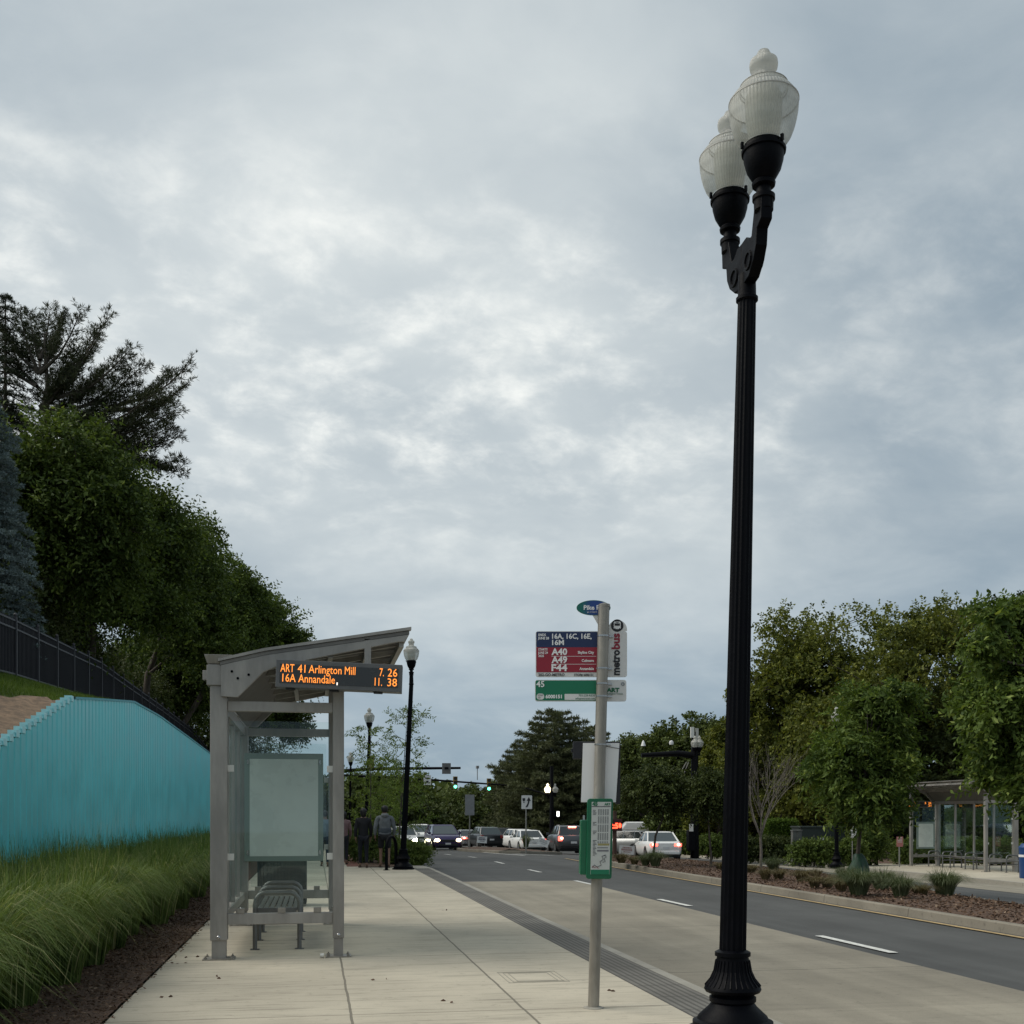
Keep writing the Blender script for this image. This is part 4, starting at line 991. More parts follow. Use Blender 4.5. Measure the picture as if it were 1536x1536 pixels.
# the near twin lamp
b = gp(1099, 1549); t = thing('street_lamp', 'tall black fluted street lamp with two acorn globes, nearest the camera on the right', 'street lamp', b, 0, 'black lamp posts with acorn globes')
zl = dp(1099, 1224, 7.68); zt = dp(1120.5, 1224, 7.68); lean = (zt.x - zl.x, zt.y - zl.y)
top = 5.085; lamp_post(t, top, lean)
hf_ = dp(1145.5, 1224, 7.38) - b; hb_ = dp(1095, 1224, 7.97) - b; RZ = 5.925
for hh in (hf_, hb_): lamp_head(t, (hh.x, hh.y, RZ), 1.03 if hh is hf_ else .98)
cen = Vector((lean[0], lean[1], 0))
for i, hh in enumerate((hf_, hb_)):
    e = Vector((hh.x, hh.y, 0)); d = (e - cen); dn = d.normalized(); sd2 = Vector((-dn.y, dn.x, 0)) * .040; q = MB()
    def A(u, z): return cen + d * u + Vector((0, 0, z))
    out = [(.0, 5.16), (.42, 5.17), (.72, 5.24), (.88, 5.32), (.93, 5.42), (1.17, 5.45), (1.20, 5.59), (.78, 5.59), (.68, 5.50), (.60, 5.42), (.45, 5.42), (.28, 5.46), (.0, 5.46)]
    n_ = len(out); v = [A(u, z) - sd2 for u, z in out] + [A(u, z) + sd2 for u, z in out]
    q.add(v, [tuple(range(n_))[::-1], tuple(range(n_, 2 * n_))] + [(k, (k + 1) % n_, n_ + (k + 1) % n_, n_ + k) for k in range(n_)])
    am = q.build('arm', BLACK, t, bevel=.006)
    for sg in (-1, 1):
        pts = []
        for a in np.linspace(0, 2 * math.pi, 13): pts.append(A(.42, 5.28) + dn * .055 * math.cos(a) + Vector((0, 0, .055 * math.sin(a))) + sd2 * 1.05 * sg)
        MB().tube(pts, .010, 6).build('scroll', BLACK, am)
def single_lamp(label, px, depth, H_rim, lean_px=0, s=1.0, base=None):
    b = base or gz(px, depth); t = thing('street_lamp', label, 'street lamp', b, 0, 'black lamp posts with acorn globes')
    a = dp(px, 1224, depth); c = dp(px + lean_px, 1224, depth); ln = (c.x - a.x, c.y - a.y)
    lamp_post(t, H_rim - .62 * s, ln, .085, .06, s, 12); lamp_head(t, (ln[0], ln[1], H_rim), s * 1.0)
    q = MB(); q.tube([(ln[0], ln[1], H_rim - .62 * s), (ln[0], ln[1], H_rim - .40)], .055, 12); q.build('neck', BLACK, t)
    return t
single_lamp('black lamp post with one acorn globe just behind the two walkers at the kerb', 605, 31.2, 5.84, 12)
single_lamp('slender black lamp post rising behind the dark-clothed walker, second beyond the near shelter', 548, 47, 5.52, 6)
single_lamp('lamp post furthest along the near sidewalk, seen right of the shelter post', 524, 70, 5.35, 2)
single_lamp('black lamp post with one globe beside the utility cabinet across the road', 1255, 45, 5.84, 0, 1.0, base=gzs(1255, 45))
single_lamp('tiny distant lamp post above the purple car', 663, 150, 1.6, 0, 1.0, base=gz(663, 150, -3.0))
single_lamp('tiny distant lamp post below the right-hand green signal', 741, 140, 4.2, 0, .9)

# ------------------------------------------------------------------ bus stop pole
ppm = FPX / 8.6
b = gp(890, 1512); t = thing('bus_stop_pole', 'leaning grey bus stop pole carrying route signs and a green timetable case', 'bus stop sign', b, -YAW)
def lx(px): return (px - 890) / ppm
def lz(y): return EYE + (HORIZON - y) / ppm
q = MB(); q.tube([(0, 0, -.05), (lx(906), 0, lz(908))], .044, 20); q.build('pole', GALV, t, smooth=50)
q = MB(); q.lathe([(.046, 0), (.046, .02), (.0, .035)], 16, (lx(906.5), 0, lz(908))); q.build('pole_cap', GALV, t, smooth=40)
def rounded(x0, x1, z0, z1, r, n=5):
    p = []
    for cx, cz, a0 in ((x1 - r, z1 - r, 0), (x0 + r, z1 - r, 90), (x0 + r, z0 + r, 180), (x1 - r, z0 + r, 270)):
        for i in range(n + 1): a = R(a0 + 90 * i / n); p.append((cx + r * math.cos(a), cz + r * math.sin(a)))
    return p
def board(name, px0, px1, y0, y1, r, m_, par, yf=.050, th=.004, bev=0):
    q = MB(); q.prism(rounded(lx(px0), lx(px1), lz(y1), lz(y0), r)[::-1], 'y', yf, yf + th); return q.build(name, m_, par)
NAVY = mat('sign_navy', (.008, .022, .085), .45); CRIM = mat('sign_crimson', (.27, .010, .028), .45); GRN = mat('sign_green', (.0, .155, .075), .42)
SIGNW = mat('sign_white', (.66, .66, .65), .4, var=.06, vscale=3); INK = mat('ink_black', (.01, .01, .015), .5); LET = mat('letter_white', (.80, .80, .80), .5); INKB = mat('ink_blue', (.01, .02, .10), .5); INKG = mat('ink_green', (.0, .12, .05), .5)
def T(s_, px, y, hpx, m_, par, al='LEFT', bold=.0, sx=1.0, yf=.046, rot=None, space=1.0, w=None):
    return text(s_, hpx / ppm / .70, m_, par, (lx(px), yf, lz(y)), align=al, bold=bold, sx=sx, rot=rot, depth=.0008, space=space, width=w / ppm if w else None)
# upper route board: rear plate with the upright flag on the right
fl = board('sign_panel', 803, 942, 943, 1013, .02, SIGNW, t)
q = MB(); x0, x1 = lx(913), lx(942); top_ = lz(926); r_ = (x1 - x0) / 2; pts = [(x0, lz(942.8)), (x1, lz(942.8))] + [(x0 + r_ + r_ * math.cos(R(a)), top_ - r_ + r_ * math.sin(R(a))) for a in range(0, 181, 15)]
q.prism(pts[::-1], 'y', .050, .054); q.build('sign_panel', SIGNW, t)
board('field', 804, 897, 944, 967.5, .008, NAVY, fl, .0475, .002); board('field', 804, 897, 967.6, 1005.5, .001, CRIM, fl, .0475, .002)
for yy in (981, 993): board('field', 827, 895, yy, yy + .5, .0005, LET, fl, .0468, .0006)
T('16A, 16C, 16E,', 828, 954.5, 7.6, LET, fl, bold=.0014, w=60); T('16M', 828, 964, 7.6, LET, fl, bold=.0014, w=18)
T('ENDS', 807, 950.5, 3.6, LET, fl, bold=.0008, sx=.9); T('JUNE 28', 807, 955.5, 3.6, LET, fl, bold=.0008, sx=.9)
T('STARTS', 807, 972.5, 3.4, LET, fl, bold=.0006, sx=.85); T('JUNE 29', 807, 977.5, 3.4, LET, fl, bold=.0006, sx=.85); T('2025', 807, 982.3, 3.4, LET, fl, bold=.0006, sx=.9)
for s_, y in (('A40', 979), ('A49', 991.3), ('F44', 1003.4)): T(s_, 827, y, 9.6, LET, fl, bold=.0024, w=24)
for s_, y in (('Skyline City', 977.3), ('Culmore', 989.7), ('Annandale', 1002)): T(s_, 891.5, y, 4.0, LET, fl, 'RIGHT', bold=.0008, sx=.9)
T('202-GO-METRO', 807, 1011.3, 4, INK, fl, bold=.0006, sx=1.0); T('STOP# 6000151', 891, 1011.3, 3.6, INK, fl, 'RIGHT', bold=.0005, sx=.85)
# vertical word and roundel
T('metro', 930.5, 1010, 12.0, INK, fl, bold=.0030, w=38.5, rot=(0, R(-90), 0)); T('bus', 930.5, 970.5, 12.0, CRIM, fl, bold=.0030, w=24, rot=(0, R(-90), 0))
q = MB(); cx, cz = lx(927), lz(934.5); q.prism([(cx + .049 * math.cos(R(a)), cz + .049 * math.sin(R(a))) for a in range(0, 360, 15)][::-1], 'y', .0475, .0495); q.build('roundel', INK, fl)
q = MB(); q.prism(rounded(cx - .027, cx + .027, cz - .028, cz + .031, .009)[::-1], 'y', .0458, .0473); q.build('pictogram', LET, fl)
q = MB(); q.prism(rounded(cx - .021, cx + .021, cz - .002, cz + .016, .003)[::-1], 'y', .0440, .0456); q.box(cx - .012, cx + .012, .0440, .0456, cz + .021, cz + .026); q.box(cx - .022, cx - .013, .0440, .0456, cz - .034, cz - .022); q.box(cx + .013, cx + .022, .0440, .0456, cz - .034, cz - .022); q.build('pictogram', INK, fl)
# green local-route board
gb = board('sign_panel', 802, 941, 1017, 1050, .02, SIGNW, t)
board('field', 803, 897, 1018, 1048.5, .012, GRN, gb, .0475, .002)
T('45', 804, 1027.8, 9.0, LET, gb, bold=.0012, sx=1.0); T('6000151', 818, 1045, 5.2, LET, gb, bold=.0016, sx=1.0)
board('field', 804.5, 816, 1038, 1047, .02, SIGNW, gb, .0468, .0006); board('field', 847, 894, 1038.5, 1047.5, .004, SIGNW, gb, .0468, .0006)
T('703-228-RIDE', 893, 1042.3, 3.2, INKG, gb, 'RIGHT', yf=.0462, sx=.95); T('arlingtontransit.com', 893, 1046.6, 3.0, INKG, gb, 'RIGHT', yf=.0462, sx=.85)
T('STOP', 806, 1041.7, 2.4, INK, gb, yf=.0462); T('ID', 807, 1045.2, 2.4, INK, gb, yf=.0462)
T('ART', 911.5, 1035.5, 6.0, INKG, gb, bold=.0022, sx=1.15); T('Arlington Transit', 911, 1039.3, 2.6, INKG, gb, sx=.95)
q = MB(); cx, cz = lx(935.5), lz(1023.5)
for i in range(12):
    a = i * R(30); q.box(-.0016, .0016, .0475, .049, .006, .016, M=Matrix.Translation((cx, 0, cz)) @ Matrix.Rotation(a, 4, 'Y'))
q.build('emblem', mat('emblem_grey', (.12, .16, .2), .5), gb)
# oval topper with a white stem
q = MB(); cx, cz = lx(891), lz(907.5)
q.prism([(cx + .134 * math.cos(R(a)), cz + .060 * math.sin(R(a))) for a in range(0, 360, 10)][::-1], 'y', .048, .053); ov = q.build('oval_sign', mat('oval_rim', (.03, .17, .11), .4), t)
M_ = bpy.data.materials.new('oval_blend'); M_.use_nodes = True; N, L_n, n, m, mix, ss = nodes_of(M_.node_tree); tc = n('ShaderNodeTexCoord'); sp = n('ShaderNodeSeparateXYZ'); L_n.new(tc.outputs['Object'], sp.inputs[0])
L_n.new(mix(ss(sp.outputs[0], cx - .11, cx - .01), (.0, .13, .10), (.012, .05, .22)), N['Principled BSDF'].inputs['Base Color']); N['Principled BSDF'].inputs['Roughness'].default_value = .4
q = MB(); q.prism([(cx + .129 * math.cos(R(a)), cz + .056 * math.sin(R(a))) for a in range(0, 360, 10)][::-1], 'y', .0465, .0479); q.build('field', M_, ov)
T('Pike Ride', 876, 910.5, 6.8, LET, ov, bold=.0014, yf=.0455, w=37); T('get on board', 881, 914.8, 2.0, LET, ov, yf=.0455)
q = MB(); q.prism([(lx(889), lz(918)), (lx(899), lz(935)), (lx(902), lz(935)), (lx(902), lz(917))], 'y', .050, .054); q.build('bracket', SIGNW, t)
q = MB(); q.lathe([(.085, -.01), (.08, .006), (.055, .012), (.045, .012)], 20); q.build('grout_collar', KERBM, t)
# straps
q = MB()
for y in (952, 1001, 1024, 1043, 1116):
    xx = lx(890 + 16 * (1512 - y) / 604); q.lathe([(.047, -.006), (.0475, .006)], 20, (xx, 0, lz(y)))
    q.box(xx + .03, xx + .085, .028, .049, lz(y) - .004, lz(y) + .004)
q.build('strap', CHROME, t)
# white notice board, black box behind it, timetable cases
q = MB(); q.prism([(lx(872), lz(1203)), (lx(875), lz(1113)), (lx(930.5), lz(1113)), (lx(925), lz(1203))], 'y', .050, .056); nb = q.build('notice_board', mat('bright_white_board', (.80, .80, .80), .5), t)
q = MB(); q.tube([(lx(903), .045, lz(1117)), (lx(930), .045, lz(1121.5))], .0022, 5); q.build('wire', INK, nb)
q = MB(); q.box(lx(860), lx(932), .062, .12, lz(1137), lz(1110.5)); q.box(lx(857), lx(860), .07, .10, lz(1127), lz(1121)); q.box(lx(925), lx(932), .064, .11, lz(1206), lz(1138)); q.build('black_box', mat('box_black', (.008, .008, .012), .5), t, bevel=.004)
GC = mat('case_green', (.0, .105, .045), .38, var=.08)
q = MB(); v = rounded(lx(880), lx(918), lz(1318), lz(1198), .02); v = [(x - (lz(1198) - z) * .020, z) for x, z in v]; q.prism(v[::-1], 'y', -.115, -.048); tcse = q.build('timetable_case', GC, t, bevel=.004)
q = MB(); v = [(lx(884), lz(1311)), (lx(886), lz(1203)), (lx(915), lz(1203)), (lx(912.3), lz(1311))]; q.prism(v, 'y', -.119, -.1155); ins = q.build('timetable', mat('paper', (.48, .50, .48), .3), tcse)
def IT(s_, px, y, h, m_, bold=0, sx=1.0): return text(s_, h / ppm / .7, m_, ins, (lx(px), -.1205, lz(y)), bold=bold, sx=sx, depth=.0006)
IT('45', 887, 1208.5, 5.5, INKG, .002); IT('ART', 905, 1208, 3.2, INKG, .001)
q = MB(); q.box(lx(886), lx(914), -.1204, -.1193, lz(1210.4), lz(1209.4))
for c_ in range(5):
    x = 895.5 + c_ * 3.4
    for r_ in range(33):
        y = 1214 + r_ * 1.55
        if r_ % 8 in (6,): continue
        q.box(lx(x - .03 * r_), lx(x + 2.0 - .03 * r_), -.1204, -.1193, lz(y + .75), lz(y))
for (y0_, k) in ((1215, 4), (1233, 3), (1246, 3), (1260, 8), (1276, 4)):
    for i in range(k): q.box(lx(887.5), lx(887.5 + random.uniform(3, 6)), -.1204, -.1193, lz(y0_ + i * 2.0 + .8), lz(y0_ + i * 2.0))
q.build('printing', mat('print_grey', (.06, .06, .07), .5), ins)
q = MB(); q.box(lx(895), lx(912), -.1204, -.1193, lz(1268), lz(1265)); q.build('printing', mat('print_olive', (.28, .25, .10), .5), ins)
q = MB(); q.box(lx(894), lx(911), -.1204, -.1193, lz(1277), lz(1274.5)); q.box(lx(894), lx(910), -.1204, -.1193, lz(1272), lz(1270.6)); q.build('printing', mat('print_slate', (.15, .15, .17), .5), ins)
q = MB(); q.tube([(lx(a), -.1204, lz(c_)) for a, c_ in ((907, 1282), (901, 1284), (903, 1289), (898, 1292), (900, 1297), (894, 1300), (890, 1297), (886.5, 1301))], .0022, 5); q.tube([(lx(a), -.1204, lz(c_)) for a, c_ in ((905, 1283), (908, 1285), (904, 1287), (906, 1292), (902, 1293))], .0018, 5); q.build('route_map', INK, ins)
q = MB(); q.tube([(lx(a), -.1206, lz(c_)) for a, c_ in ((886.5, 1298.5), (890, 1301), (893, 1299.6), (896, 1302))], .0018, 5); q.build('route_map', CRIM, ins)
q = MB(); q.box(lx(884.4), lx(912), -.1206, -.1193, lz(1311), lz(1304)); q.build('printing', GRN, ins)
q = MB(); v = rounded(lx(869), lx(887), lz(1312), lz(1230), .008); v = [(x - (lz(1230) - z) * .018 + .008, z) for x, z in v]; q.prism(v[::-1], 'y', -.09, .09); q.build('leaflet_case', GC, t, bevel=.004)
q = MB(); q.box(lx(874), lx(877), -.02, .0, lz(1230), lz(1223)); q.build('latch', CHROME, t)

# ------------------------------------------------------------------ traffic signals, signs
POLEB = mat('signal_pole_black', (.003, .003, .0045), .5, var=.2, spec=.12)
GREEN_L = mat('signal_green', (.02, .3, .2), .4, emit=(.10, 1.0, .62), estr=5.0)
REDL = mat('red_lamp', (.3, .02, .01), .4, emit=(1, .06, .025), estr=4.0)
WARM = mat('lit_globe', (.8, .7, .5), .4, emit=(1, .86, .50), estr=2.6)
HEADL = mat('headlamp_lit', (.9, .85, .7), .3, emit=(1, .90, .66), estr=14.0)
HEADD = mat('headlamp_lit_soft', (.9, .8, .6), .3, emit=(1, .78, .45), estr=5.0)
LENS = mat('clear_lens', (.35, .37, .38), .12, .3, coat=.4)
YEL = mat('signal_yellow_body', (.30, .19, .035), .5)
def arm_pole(label, px, depth, py_arm, px_end, py_end, r=.13, top=None, ground=0.0, name='signal_mast', extra=None):
    b = gzs(px, depth, ground); t = thing(name, label, 'signal pole', b); H = dp(px, top or py_arm - 4, depth).z - b.z
    q = MB(); q.tube([(0, 0, 0), (0, 0, .02)], [r * 1.9] * 2, 12); q.tube([(0, 0, 0), (0, 0, H)], [r * 1.2, r * .9], 14); q.build('pole', POLEB, t, smooth=50)
    a = dp(px, py_arm, depth) - b; e = dp(px_end, py_end, depth) - b; q = MB(); mid = a.lerp(e, .3) + Vector((0, 0, .12)); q.tube([a, mid, e], [r, r * .85, r * .6], 10); q.build('arm', POLEB, t, smooth=50)
    return t, b
def signal_on(t, b, px, py, depth, lit=2, hgt=1.1, col=YEL, litm=None):
    p = dp(px, py, depth) - b; h = hgt; q = MB(); w = h * .17
    q.box(-w, w, -.10, .10, -h / 2, h / 2); s_ = q.build('signal_head', col, t, loc=p, bevel=.02); s_.rotation_euler = (0, 0, -YAW * .5)
    q = MB(); q.box(-w - .02, w + .02, .02, .05, h * .1, h / 2 + .02); q.build('backplate', POLEB, s_)
    for i in range(3):
        zc = h * (.333 - i * .333); q = MB(); q.prism([(w * .72 * math.cos(R(a)), zc + w * .72 * math.sin(R(a))) for a in range(0, 360, 24)][::-1], 'y', -.118, -.101)
        q.build('lens', (litm or GREEN_L) if i == lit else mat('dark_lens', (.01, .01, .01), .3), s_)
        q = MB(); pts = [(w * .85 * math.cos(R(a)), zc + w * .85 * math.sin(R(a))) for a in range(0, 181, 20)] + [(w * .76 * math.cos(R(a)), zc + w * .76 * math.sin(R(a))) for a in range(180, -1, -20)]
        q.prism(pts[::-1], 'y', -.27, -.101); q.build('visor', POLEB, s_)
def flat_on(name, t, b, px0, px1, y0, y1, depth, m_, th=.03, yo=-.12):
    p = dp((px0 + px1) / 2, (y0 + y1) / 2, depth) - b; w = (px1 - px0) / FPX * depth / 2; h = (y1 - y0) / FPX * depth / 2
    q = MB(); q.box(-w, w, yo - th, yo, -h, h); return q.build(name, m_, t, loc=p, rot=(0, 0, -YAW * .5)), w, h, yo - th
t, b = arm_pole('black signal mast whose upper arm crosses above the road from the left sidewalk', 505, 84, 1157, 691, 1152, .15)
s_, w, h, yo = flat_on('signal_back', t, b, 663, 676, 1145, 1161, 84, mat('signal_grey', (.13, .13, .13), .6), .25)
q = MB(); q.box(-w * .45, w * .45, yo - .05, yo - .001, -h * .15, h * .25); q.build('visor', POLEB, s_)
signal_on(t, b, 558, 1143, 84, -1, .9, mat('signal_tan', (.40, .25, .12), .6))
t, b = arm_pole('black signal mast carrying two lit green signals over the far side of the crossing', 514, 106, 1163, 762, 1178, .13)
for px, py in ((683, 1174), (733.5, 1177)): signal_on(t, b, px, py, 106, 2, 1.15)
s_, w, h, yo = flat_on('turn_sign', t, b, 635.5, 646.5, 1163, 1177.5, 106, SIGNW)
q = MB(); q.box(-.12, .12, yo - .01, yo - .002, -.25, -.05); q.box(-w * .6, w * .6, yo - .01, yo - .002, h * .3, h * .55); q.build('symbol', INK, s_)
p = dp(716, 1170, 106) - b; q = MB(); q.tube([p, p + Vector((0, 0, 1.2))], .04, 6); q.box(-.12, .12, -.3, .2, 1.1, 1.35, M=Matrix.Translation(p)); q.build('camera', mat('cam_grey', (.2, .2, .2), .5), t)
t, b = arm_pole('thick black signal pole with cameras and a long arm among the trees on the right', 1042, 57, 1134, 962, 1133, .19, top=1098)
for dx, s2 in ((-1.5, 1.0), (5, 1.0)):
    c_ = dp(1044 + dx, 1122, 56.2) - b; lamp_head(t, (c_.x, c_.y, c_.z), .95)
s_, w, h, yo = flat_on('detector', t, b, 1034.5, 1039.5, 1091, 1107, 57, CLIP, .15); s_, w, h, yo = flat_on('detector', t, b, 1042, 1046, 1093, 1112, 57, mat('det', (.4, .4, .37), .5), .15)
q = MB(); q.tube([dp(1030, 1143, 57) - b, dp(1013, 1172, 57) - b], .03, 5); q.tube([dp(1033, 1143, 57) - b, dp(1021, 1172, 57) - b], .03, 5); q.build('guy_wire', GALV, t)
p = dp(1007, 1117, 57) - b; q = MB(); q.lathe([(.10, 0), (.12, .10), (.09, .19), (0, .22)], 12, p); q.build('camera_dome', WHITE, t, smooth=50)
p = dp(965, 1119, 57) - b; q = MB(); q.lathe([(.13, 0), (.10, .10), (.07, .2), (.03, .27), (0, .3)], 12, p); q.build('camera_dome', WHITE, t, smooth=50)
q = MB(); q.box(-.17, .17, -.2, .2, .4, 1.45); q.build('control_box', POLEB, t, loc=(-.3, -.25, 0), bevel=.02); s_, w, h, yo = flat_on('poster', t, b, 1033, 1039, 1236, 1247, 56.5, CLIP, .02)
# signal pole with twin lamps, one of them lit
b = gz(827.5, 92); t = thing('signal_pole', 'black signal pole with twin globes, the left one lit, in front of the dark evergreens', 'signal pole', b); H = dp(0, 1149, 92).z - b.z
q = MB(); q.tube([(0, 0, 0), (0, 0, H)], [.2, .14], 12); q.build('pole', POLEB, t, smooth=50)
for px, m_ in ((821.5, WARM), (832.5, GLOBE)):
    c_ = dp(px, 1189, 92) - b; q = MB(); q.lathe([(r * 1.25, z * 1.25) for r, z in GP], 18, c_); q.build('globe', m_, t, smooth=50); q = MB(); q.lathe([(.03, -.4), (.1, -.1), (.16, 0), (0, .01)], 12, c_); q.build('fitter', POLEB, t, smooth=50)
q = MB(); q.tube([dp(827, 1194, 92) - b, dp(788, 1182, 92) - b], [.08, .05], 8); q.build('arm', POLEB, t)
p = dp(834, 1221, 92) - b; q = MB(); q.box(-.3, .3, -.2, .0, -.28, .28); s_ = q.build('walk_signal', POLEB, t, loc=p); q = MB(); q.box(.02, .24, -.21, -.201, -.2, .22); q.build('lit_symbol', mat('walk_lit', (.8, .8, .8), .4, emit=(1, .97, .9), estr=2.5), s_)
# countdown sign on a brown post
b = gzs(922, 40); t = thing('countdown_signal', 'brown post with glowing red numerals beside the timetable case', 'signal', b)
q = MB(); q.tube([(0, 0, 0), (0, 0, 1.75)], [.08, .07], 10); q.build('pole', mat('rust_brown', (.07, .035, .025), .7), t, smooth=50)
q = MB(); q.box(-.22, .26, -.12, .08, 1.02, 1.45); s_ = q.build('housing', mat('dark_housing', (.05, .008, .008), .5), t, rot=(0, 0, -YAW), bevel=.01)
text('2:5', .26, REDL, s_, (-.19, -.125, 1.12), bold=.012); q = MB(); q.prism([(.18 + .05 * math.cos(R(a)), 1.22 + .09 * math.sin(R(a))) for a in range(0, 360, 30)][::-1], 'y', -.126, -.121); q.build('numeral', REDL, s_)
# road signs
def post_sign(name, label, px, depth, y_base, px0, px1, y0, y1, m_, cat='road sign', rp=.03):
    b = gzs(px, depth); t = thing(name, label, cat, b, -YAW * .6); q = MB(); c_ = dp(px, (y0 + y1) / 2, depth)
    q.tube([(0, 0, 0), (0, 0, dp(px, y0 + 2, depth).z - b.z)], rp, 8); q.build('post', mat('sign_post', (.25, .25, .23), .5, .4), t)
    w = (px1 - px0) / FPX * depth; z0, z1 = dp(0, y1, depth).z - b.z, dp(0, y0, depth).z - b.z; xo = ((px0 + px1) / 2 - px) / FPX * depth
    q = MB(); q.prism(rounded(xo - w / 2, xo + w / 2, z0, z1, w * .06)[::-1], 'y', -.05, -.045); s_ = q.build('sign_plate', m_, t); return t, s_, xo, w, z0, z1
t, s_, xo, w, z0, z1 = post_sign('keep_right_sign', 'white keep-right sign on a thin post above the white cars', 789, 47, 0, 782, 798, 1193, 1213.5, SIGNW)
q = MB(); zc = (z0 + z1) / 2; k = w / 2
def ar(pts): q.prism([(xo + x * k, zc + z * k) for x, z in pts], 'y', -.056, -.052)
ar([(-.25, -.95), (.15, -.25), (.25, .25), (-.02, .25), (.38, .95), (.78, .25), (.52, .25), (.42, -.3), (.12, -.95)][::1]); ar([(-.80, .75), (-.80, .35), (-.55, .05), (-.30, .35), (-.30, .75)]); ar([(-.72, .0), (-.55, -.2), (-.36, .0)]); 
q.build('symbol', INK, s_)
t, s_, *_ = post_sign('road_sign', 'grey back of a road sign on a thin post right of the purple car', 704.5, 60, 0, 697.5, 711.5, 1192, 1223, mat('sign_back', (.22, .23, .24), .5, .3, var=.1))
t, s_, xo, w, z0, z1 = post_sign('parking_sign', 'small white double sign on a thin post in front of the cabinet shrubs', 1278.5, 46, 0, 1273.5, 1285, 1250, 1256, SIGNW, rp=.022)
q = MB(); q.box(xo - w / 2 + .05, xo + w / 2, -.05, -.045, z1 + .02, z1 + .15); q.box(xo - .02, xo + w / 2, -.05, -.045, z1 + .17, z1 + .30); q.build('sign_plate', SIGNW, t)
q = MB(); q.box(xo - w * .35, xo + w * .35, -.054, -.051, z0 + .05, z0 + .07); q.build('lettering', INK, s_)
t, s_, xo, w, z0, z1 = post_sign('notice_sign', 'faded red and white notice on a short post left of the far bus shelter', 1349, 46, 0, 1344, 1354, 1255, 1270, mat('faded_red', (.42, .16, .15), .6))
q = MB()
for i in range(4): q.box(xo - w * .36, xo + w * .36, -.054, -.051, z1 - .05 - i * .06, z1 - .03 - i * .06)
q.build('lettering', SIGNW, s_)
# tilted campaign placards stuck in the median
def placard(label, px, py, wpx, hpx, depth, tilt, frame):
    b = gzs(px, depth, .02); t = thing('yard_sign', label, 'yard sign', b, -YAW); w, h = wpx / FPX * depth / 2, hpx / FPX * depth / 2; zc = dp(0, py, depth).z - b.z
    q = MB(); q.box(-w, w, -.006, .006, -h, h); s_ = q.build('placard', SIGNW, t, loc=(0, 0, zc), rot=(0, R(tilt), 0))
    q = MB()
    for i, (a, c_, th) in enumerate(((-.55, .6, .16), (-.7, .7, .22), (-.4, .5, .10))):
        z = h * (.55 - i * .5); x = a * w
        while x < c_ * w: x2 = x + w * random.uniform(.08, .2); q.box(x, min(x2, c_ * w), -.010, -.0065, z - h * th, z + h * th); x = x2 + w * .05
    q.build('lettering', frame, s_)
    q = MB(); 
    for sx_ in (-.5, .5): q.tube([(sx_ * w, .012, -.05), (sx_ * w + math.sin(R(tilt)) * zc * .2, .012, zc)], .006, 5)
    q.build('stake', GALV, t)
placard('dark-lettered white yard sign tilted in front of the black suv', 723, 1259.5, 15, 10, 52, 4, mat('pk', (.10, .09, .12), .6))
placard('white yard sign leaning sharply beside the grey suv', 815, 1263.5, 17, 11, 47, 22, mat('pg', (.4, .4, .4), .6))
placard('white yard sign with faint red print in the median left of the small tree', 940, 1275, 23, 13, 37, 5, mat('pr', (.35, .2, .18), .6))

# ------------------------------------------------------------------ cars
GLASSC = mat('car_glass', (.018, .024, .026), .06, coat=.5); GLASSL = mat('car_glass_light', (.045, .06, .062), .06, coat=.5)
TYRE = mat('tyre', (.012, .012, .012), .85); RIM = mat('wheel_rim', (.28, .28, .28), .3, .8); PLATE = mat('licence_plate', (.6, .6, .6), .5); GRILLE = mat('grille', (.012, .012, .014), .4)
TAIL = mat('tail_lens', (.22, .008, .008), .2, coat=.4); TAILL = mat('tail_lens_lit', (.4, .01, .01), .2, emit=(1, .10, .07), estr=3.2)
STY = { # length, width, body stations (y,halfwidth,zlow,zbelt), greenhouse (y front base, y front roof, y rear roof, y rear base), roof z
 'sedan': (4.7, 1.78, .95, 1.44, [(0, .62, .34, .68), (.12, .80, .24, .76), (.8, .87, .20, .84), (1.5, .89, .20, .92), (3.4, .89, .20, .96), (4.1, .88, .22, .97), (4.55, .82, .26, .94), (4.7, .66, .36, .88)], (1.35, 2.05, 3.25, 4.05)),
 'hatch': (4.05, 1.70, .9, 1.50, [(0, .60, .34, .66), (.12, .78, .24, .78), (.6, .83, .20, .90), (1.1, .85, .20, .98), (3.0, .85, .20, 1.0), (3.8, .83, .24, .98), (3.98, .76, .28, .94), (4.05, .62, .36, .9)], (.85, 1.75, 3.4, 3.9)),
 'suv': (4.7, 1.88, 1.0, 1.66, [(0, .70, .42, .88), (.10, .86, .32, 1.0), (.6, .92, .28, 1.08), (1.2, .94, .28, 1.12), (3.9, .94, .28, 1.16), (4.5, .92, .32, 1.14), (4.64, .86, .36, 1.1), (4.7, .72, .44, 1.04)], (1.1, 1.85, 4.0, 4.5)),
 'pickup': (5.6, 1.95, 1.0, 1.82, [(0, .74, .48, .98), (.10, .92, .38, 1.1), (.7, .97, .34, 1.14), (1.5, .97, .34, 1.16), (3.7, .97, .34, 1.18), (5.4, .97, .40, 1.16), (5.54, .94, .44, 1.14), (5.6, .90, .50, 1.12)], (1.4, 2.1, 3.5, 3.75)),
 'van': (5.9, 2.0, 1.0, 2.45, [(0, .74, .45, .92), (.12, .92, .34, 1.1), (.7, .98, .30, 1.22), (1.2, .99, .30, 1.30), (5.4, .99, .32, 1.32), (5.84, .98, .36, 1.3), (5.9, .95, .42, 1.28)], (.9, 1.9, 5.75, 5.85)),
}
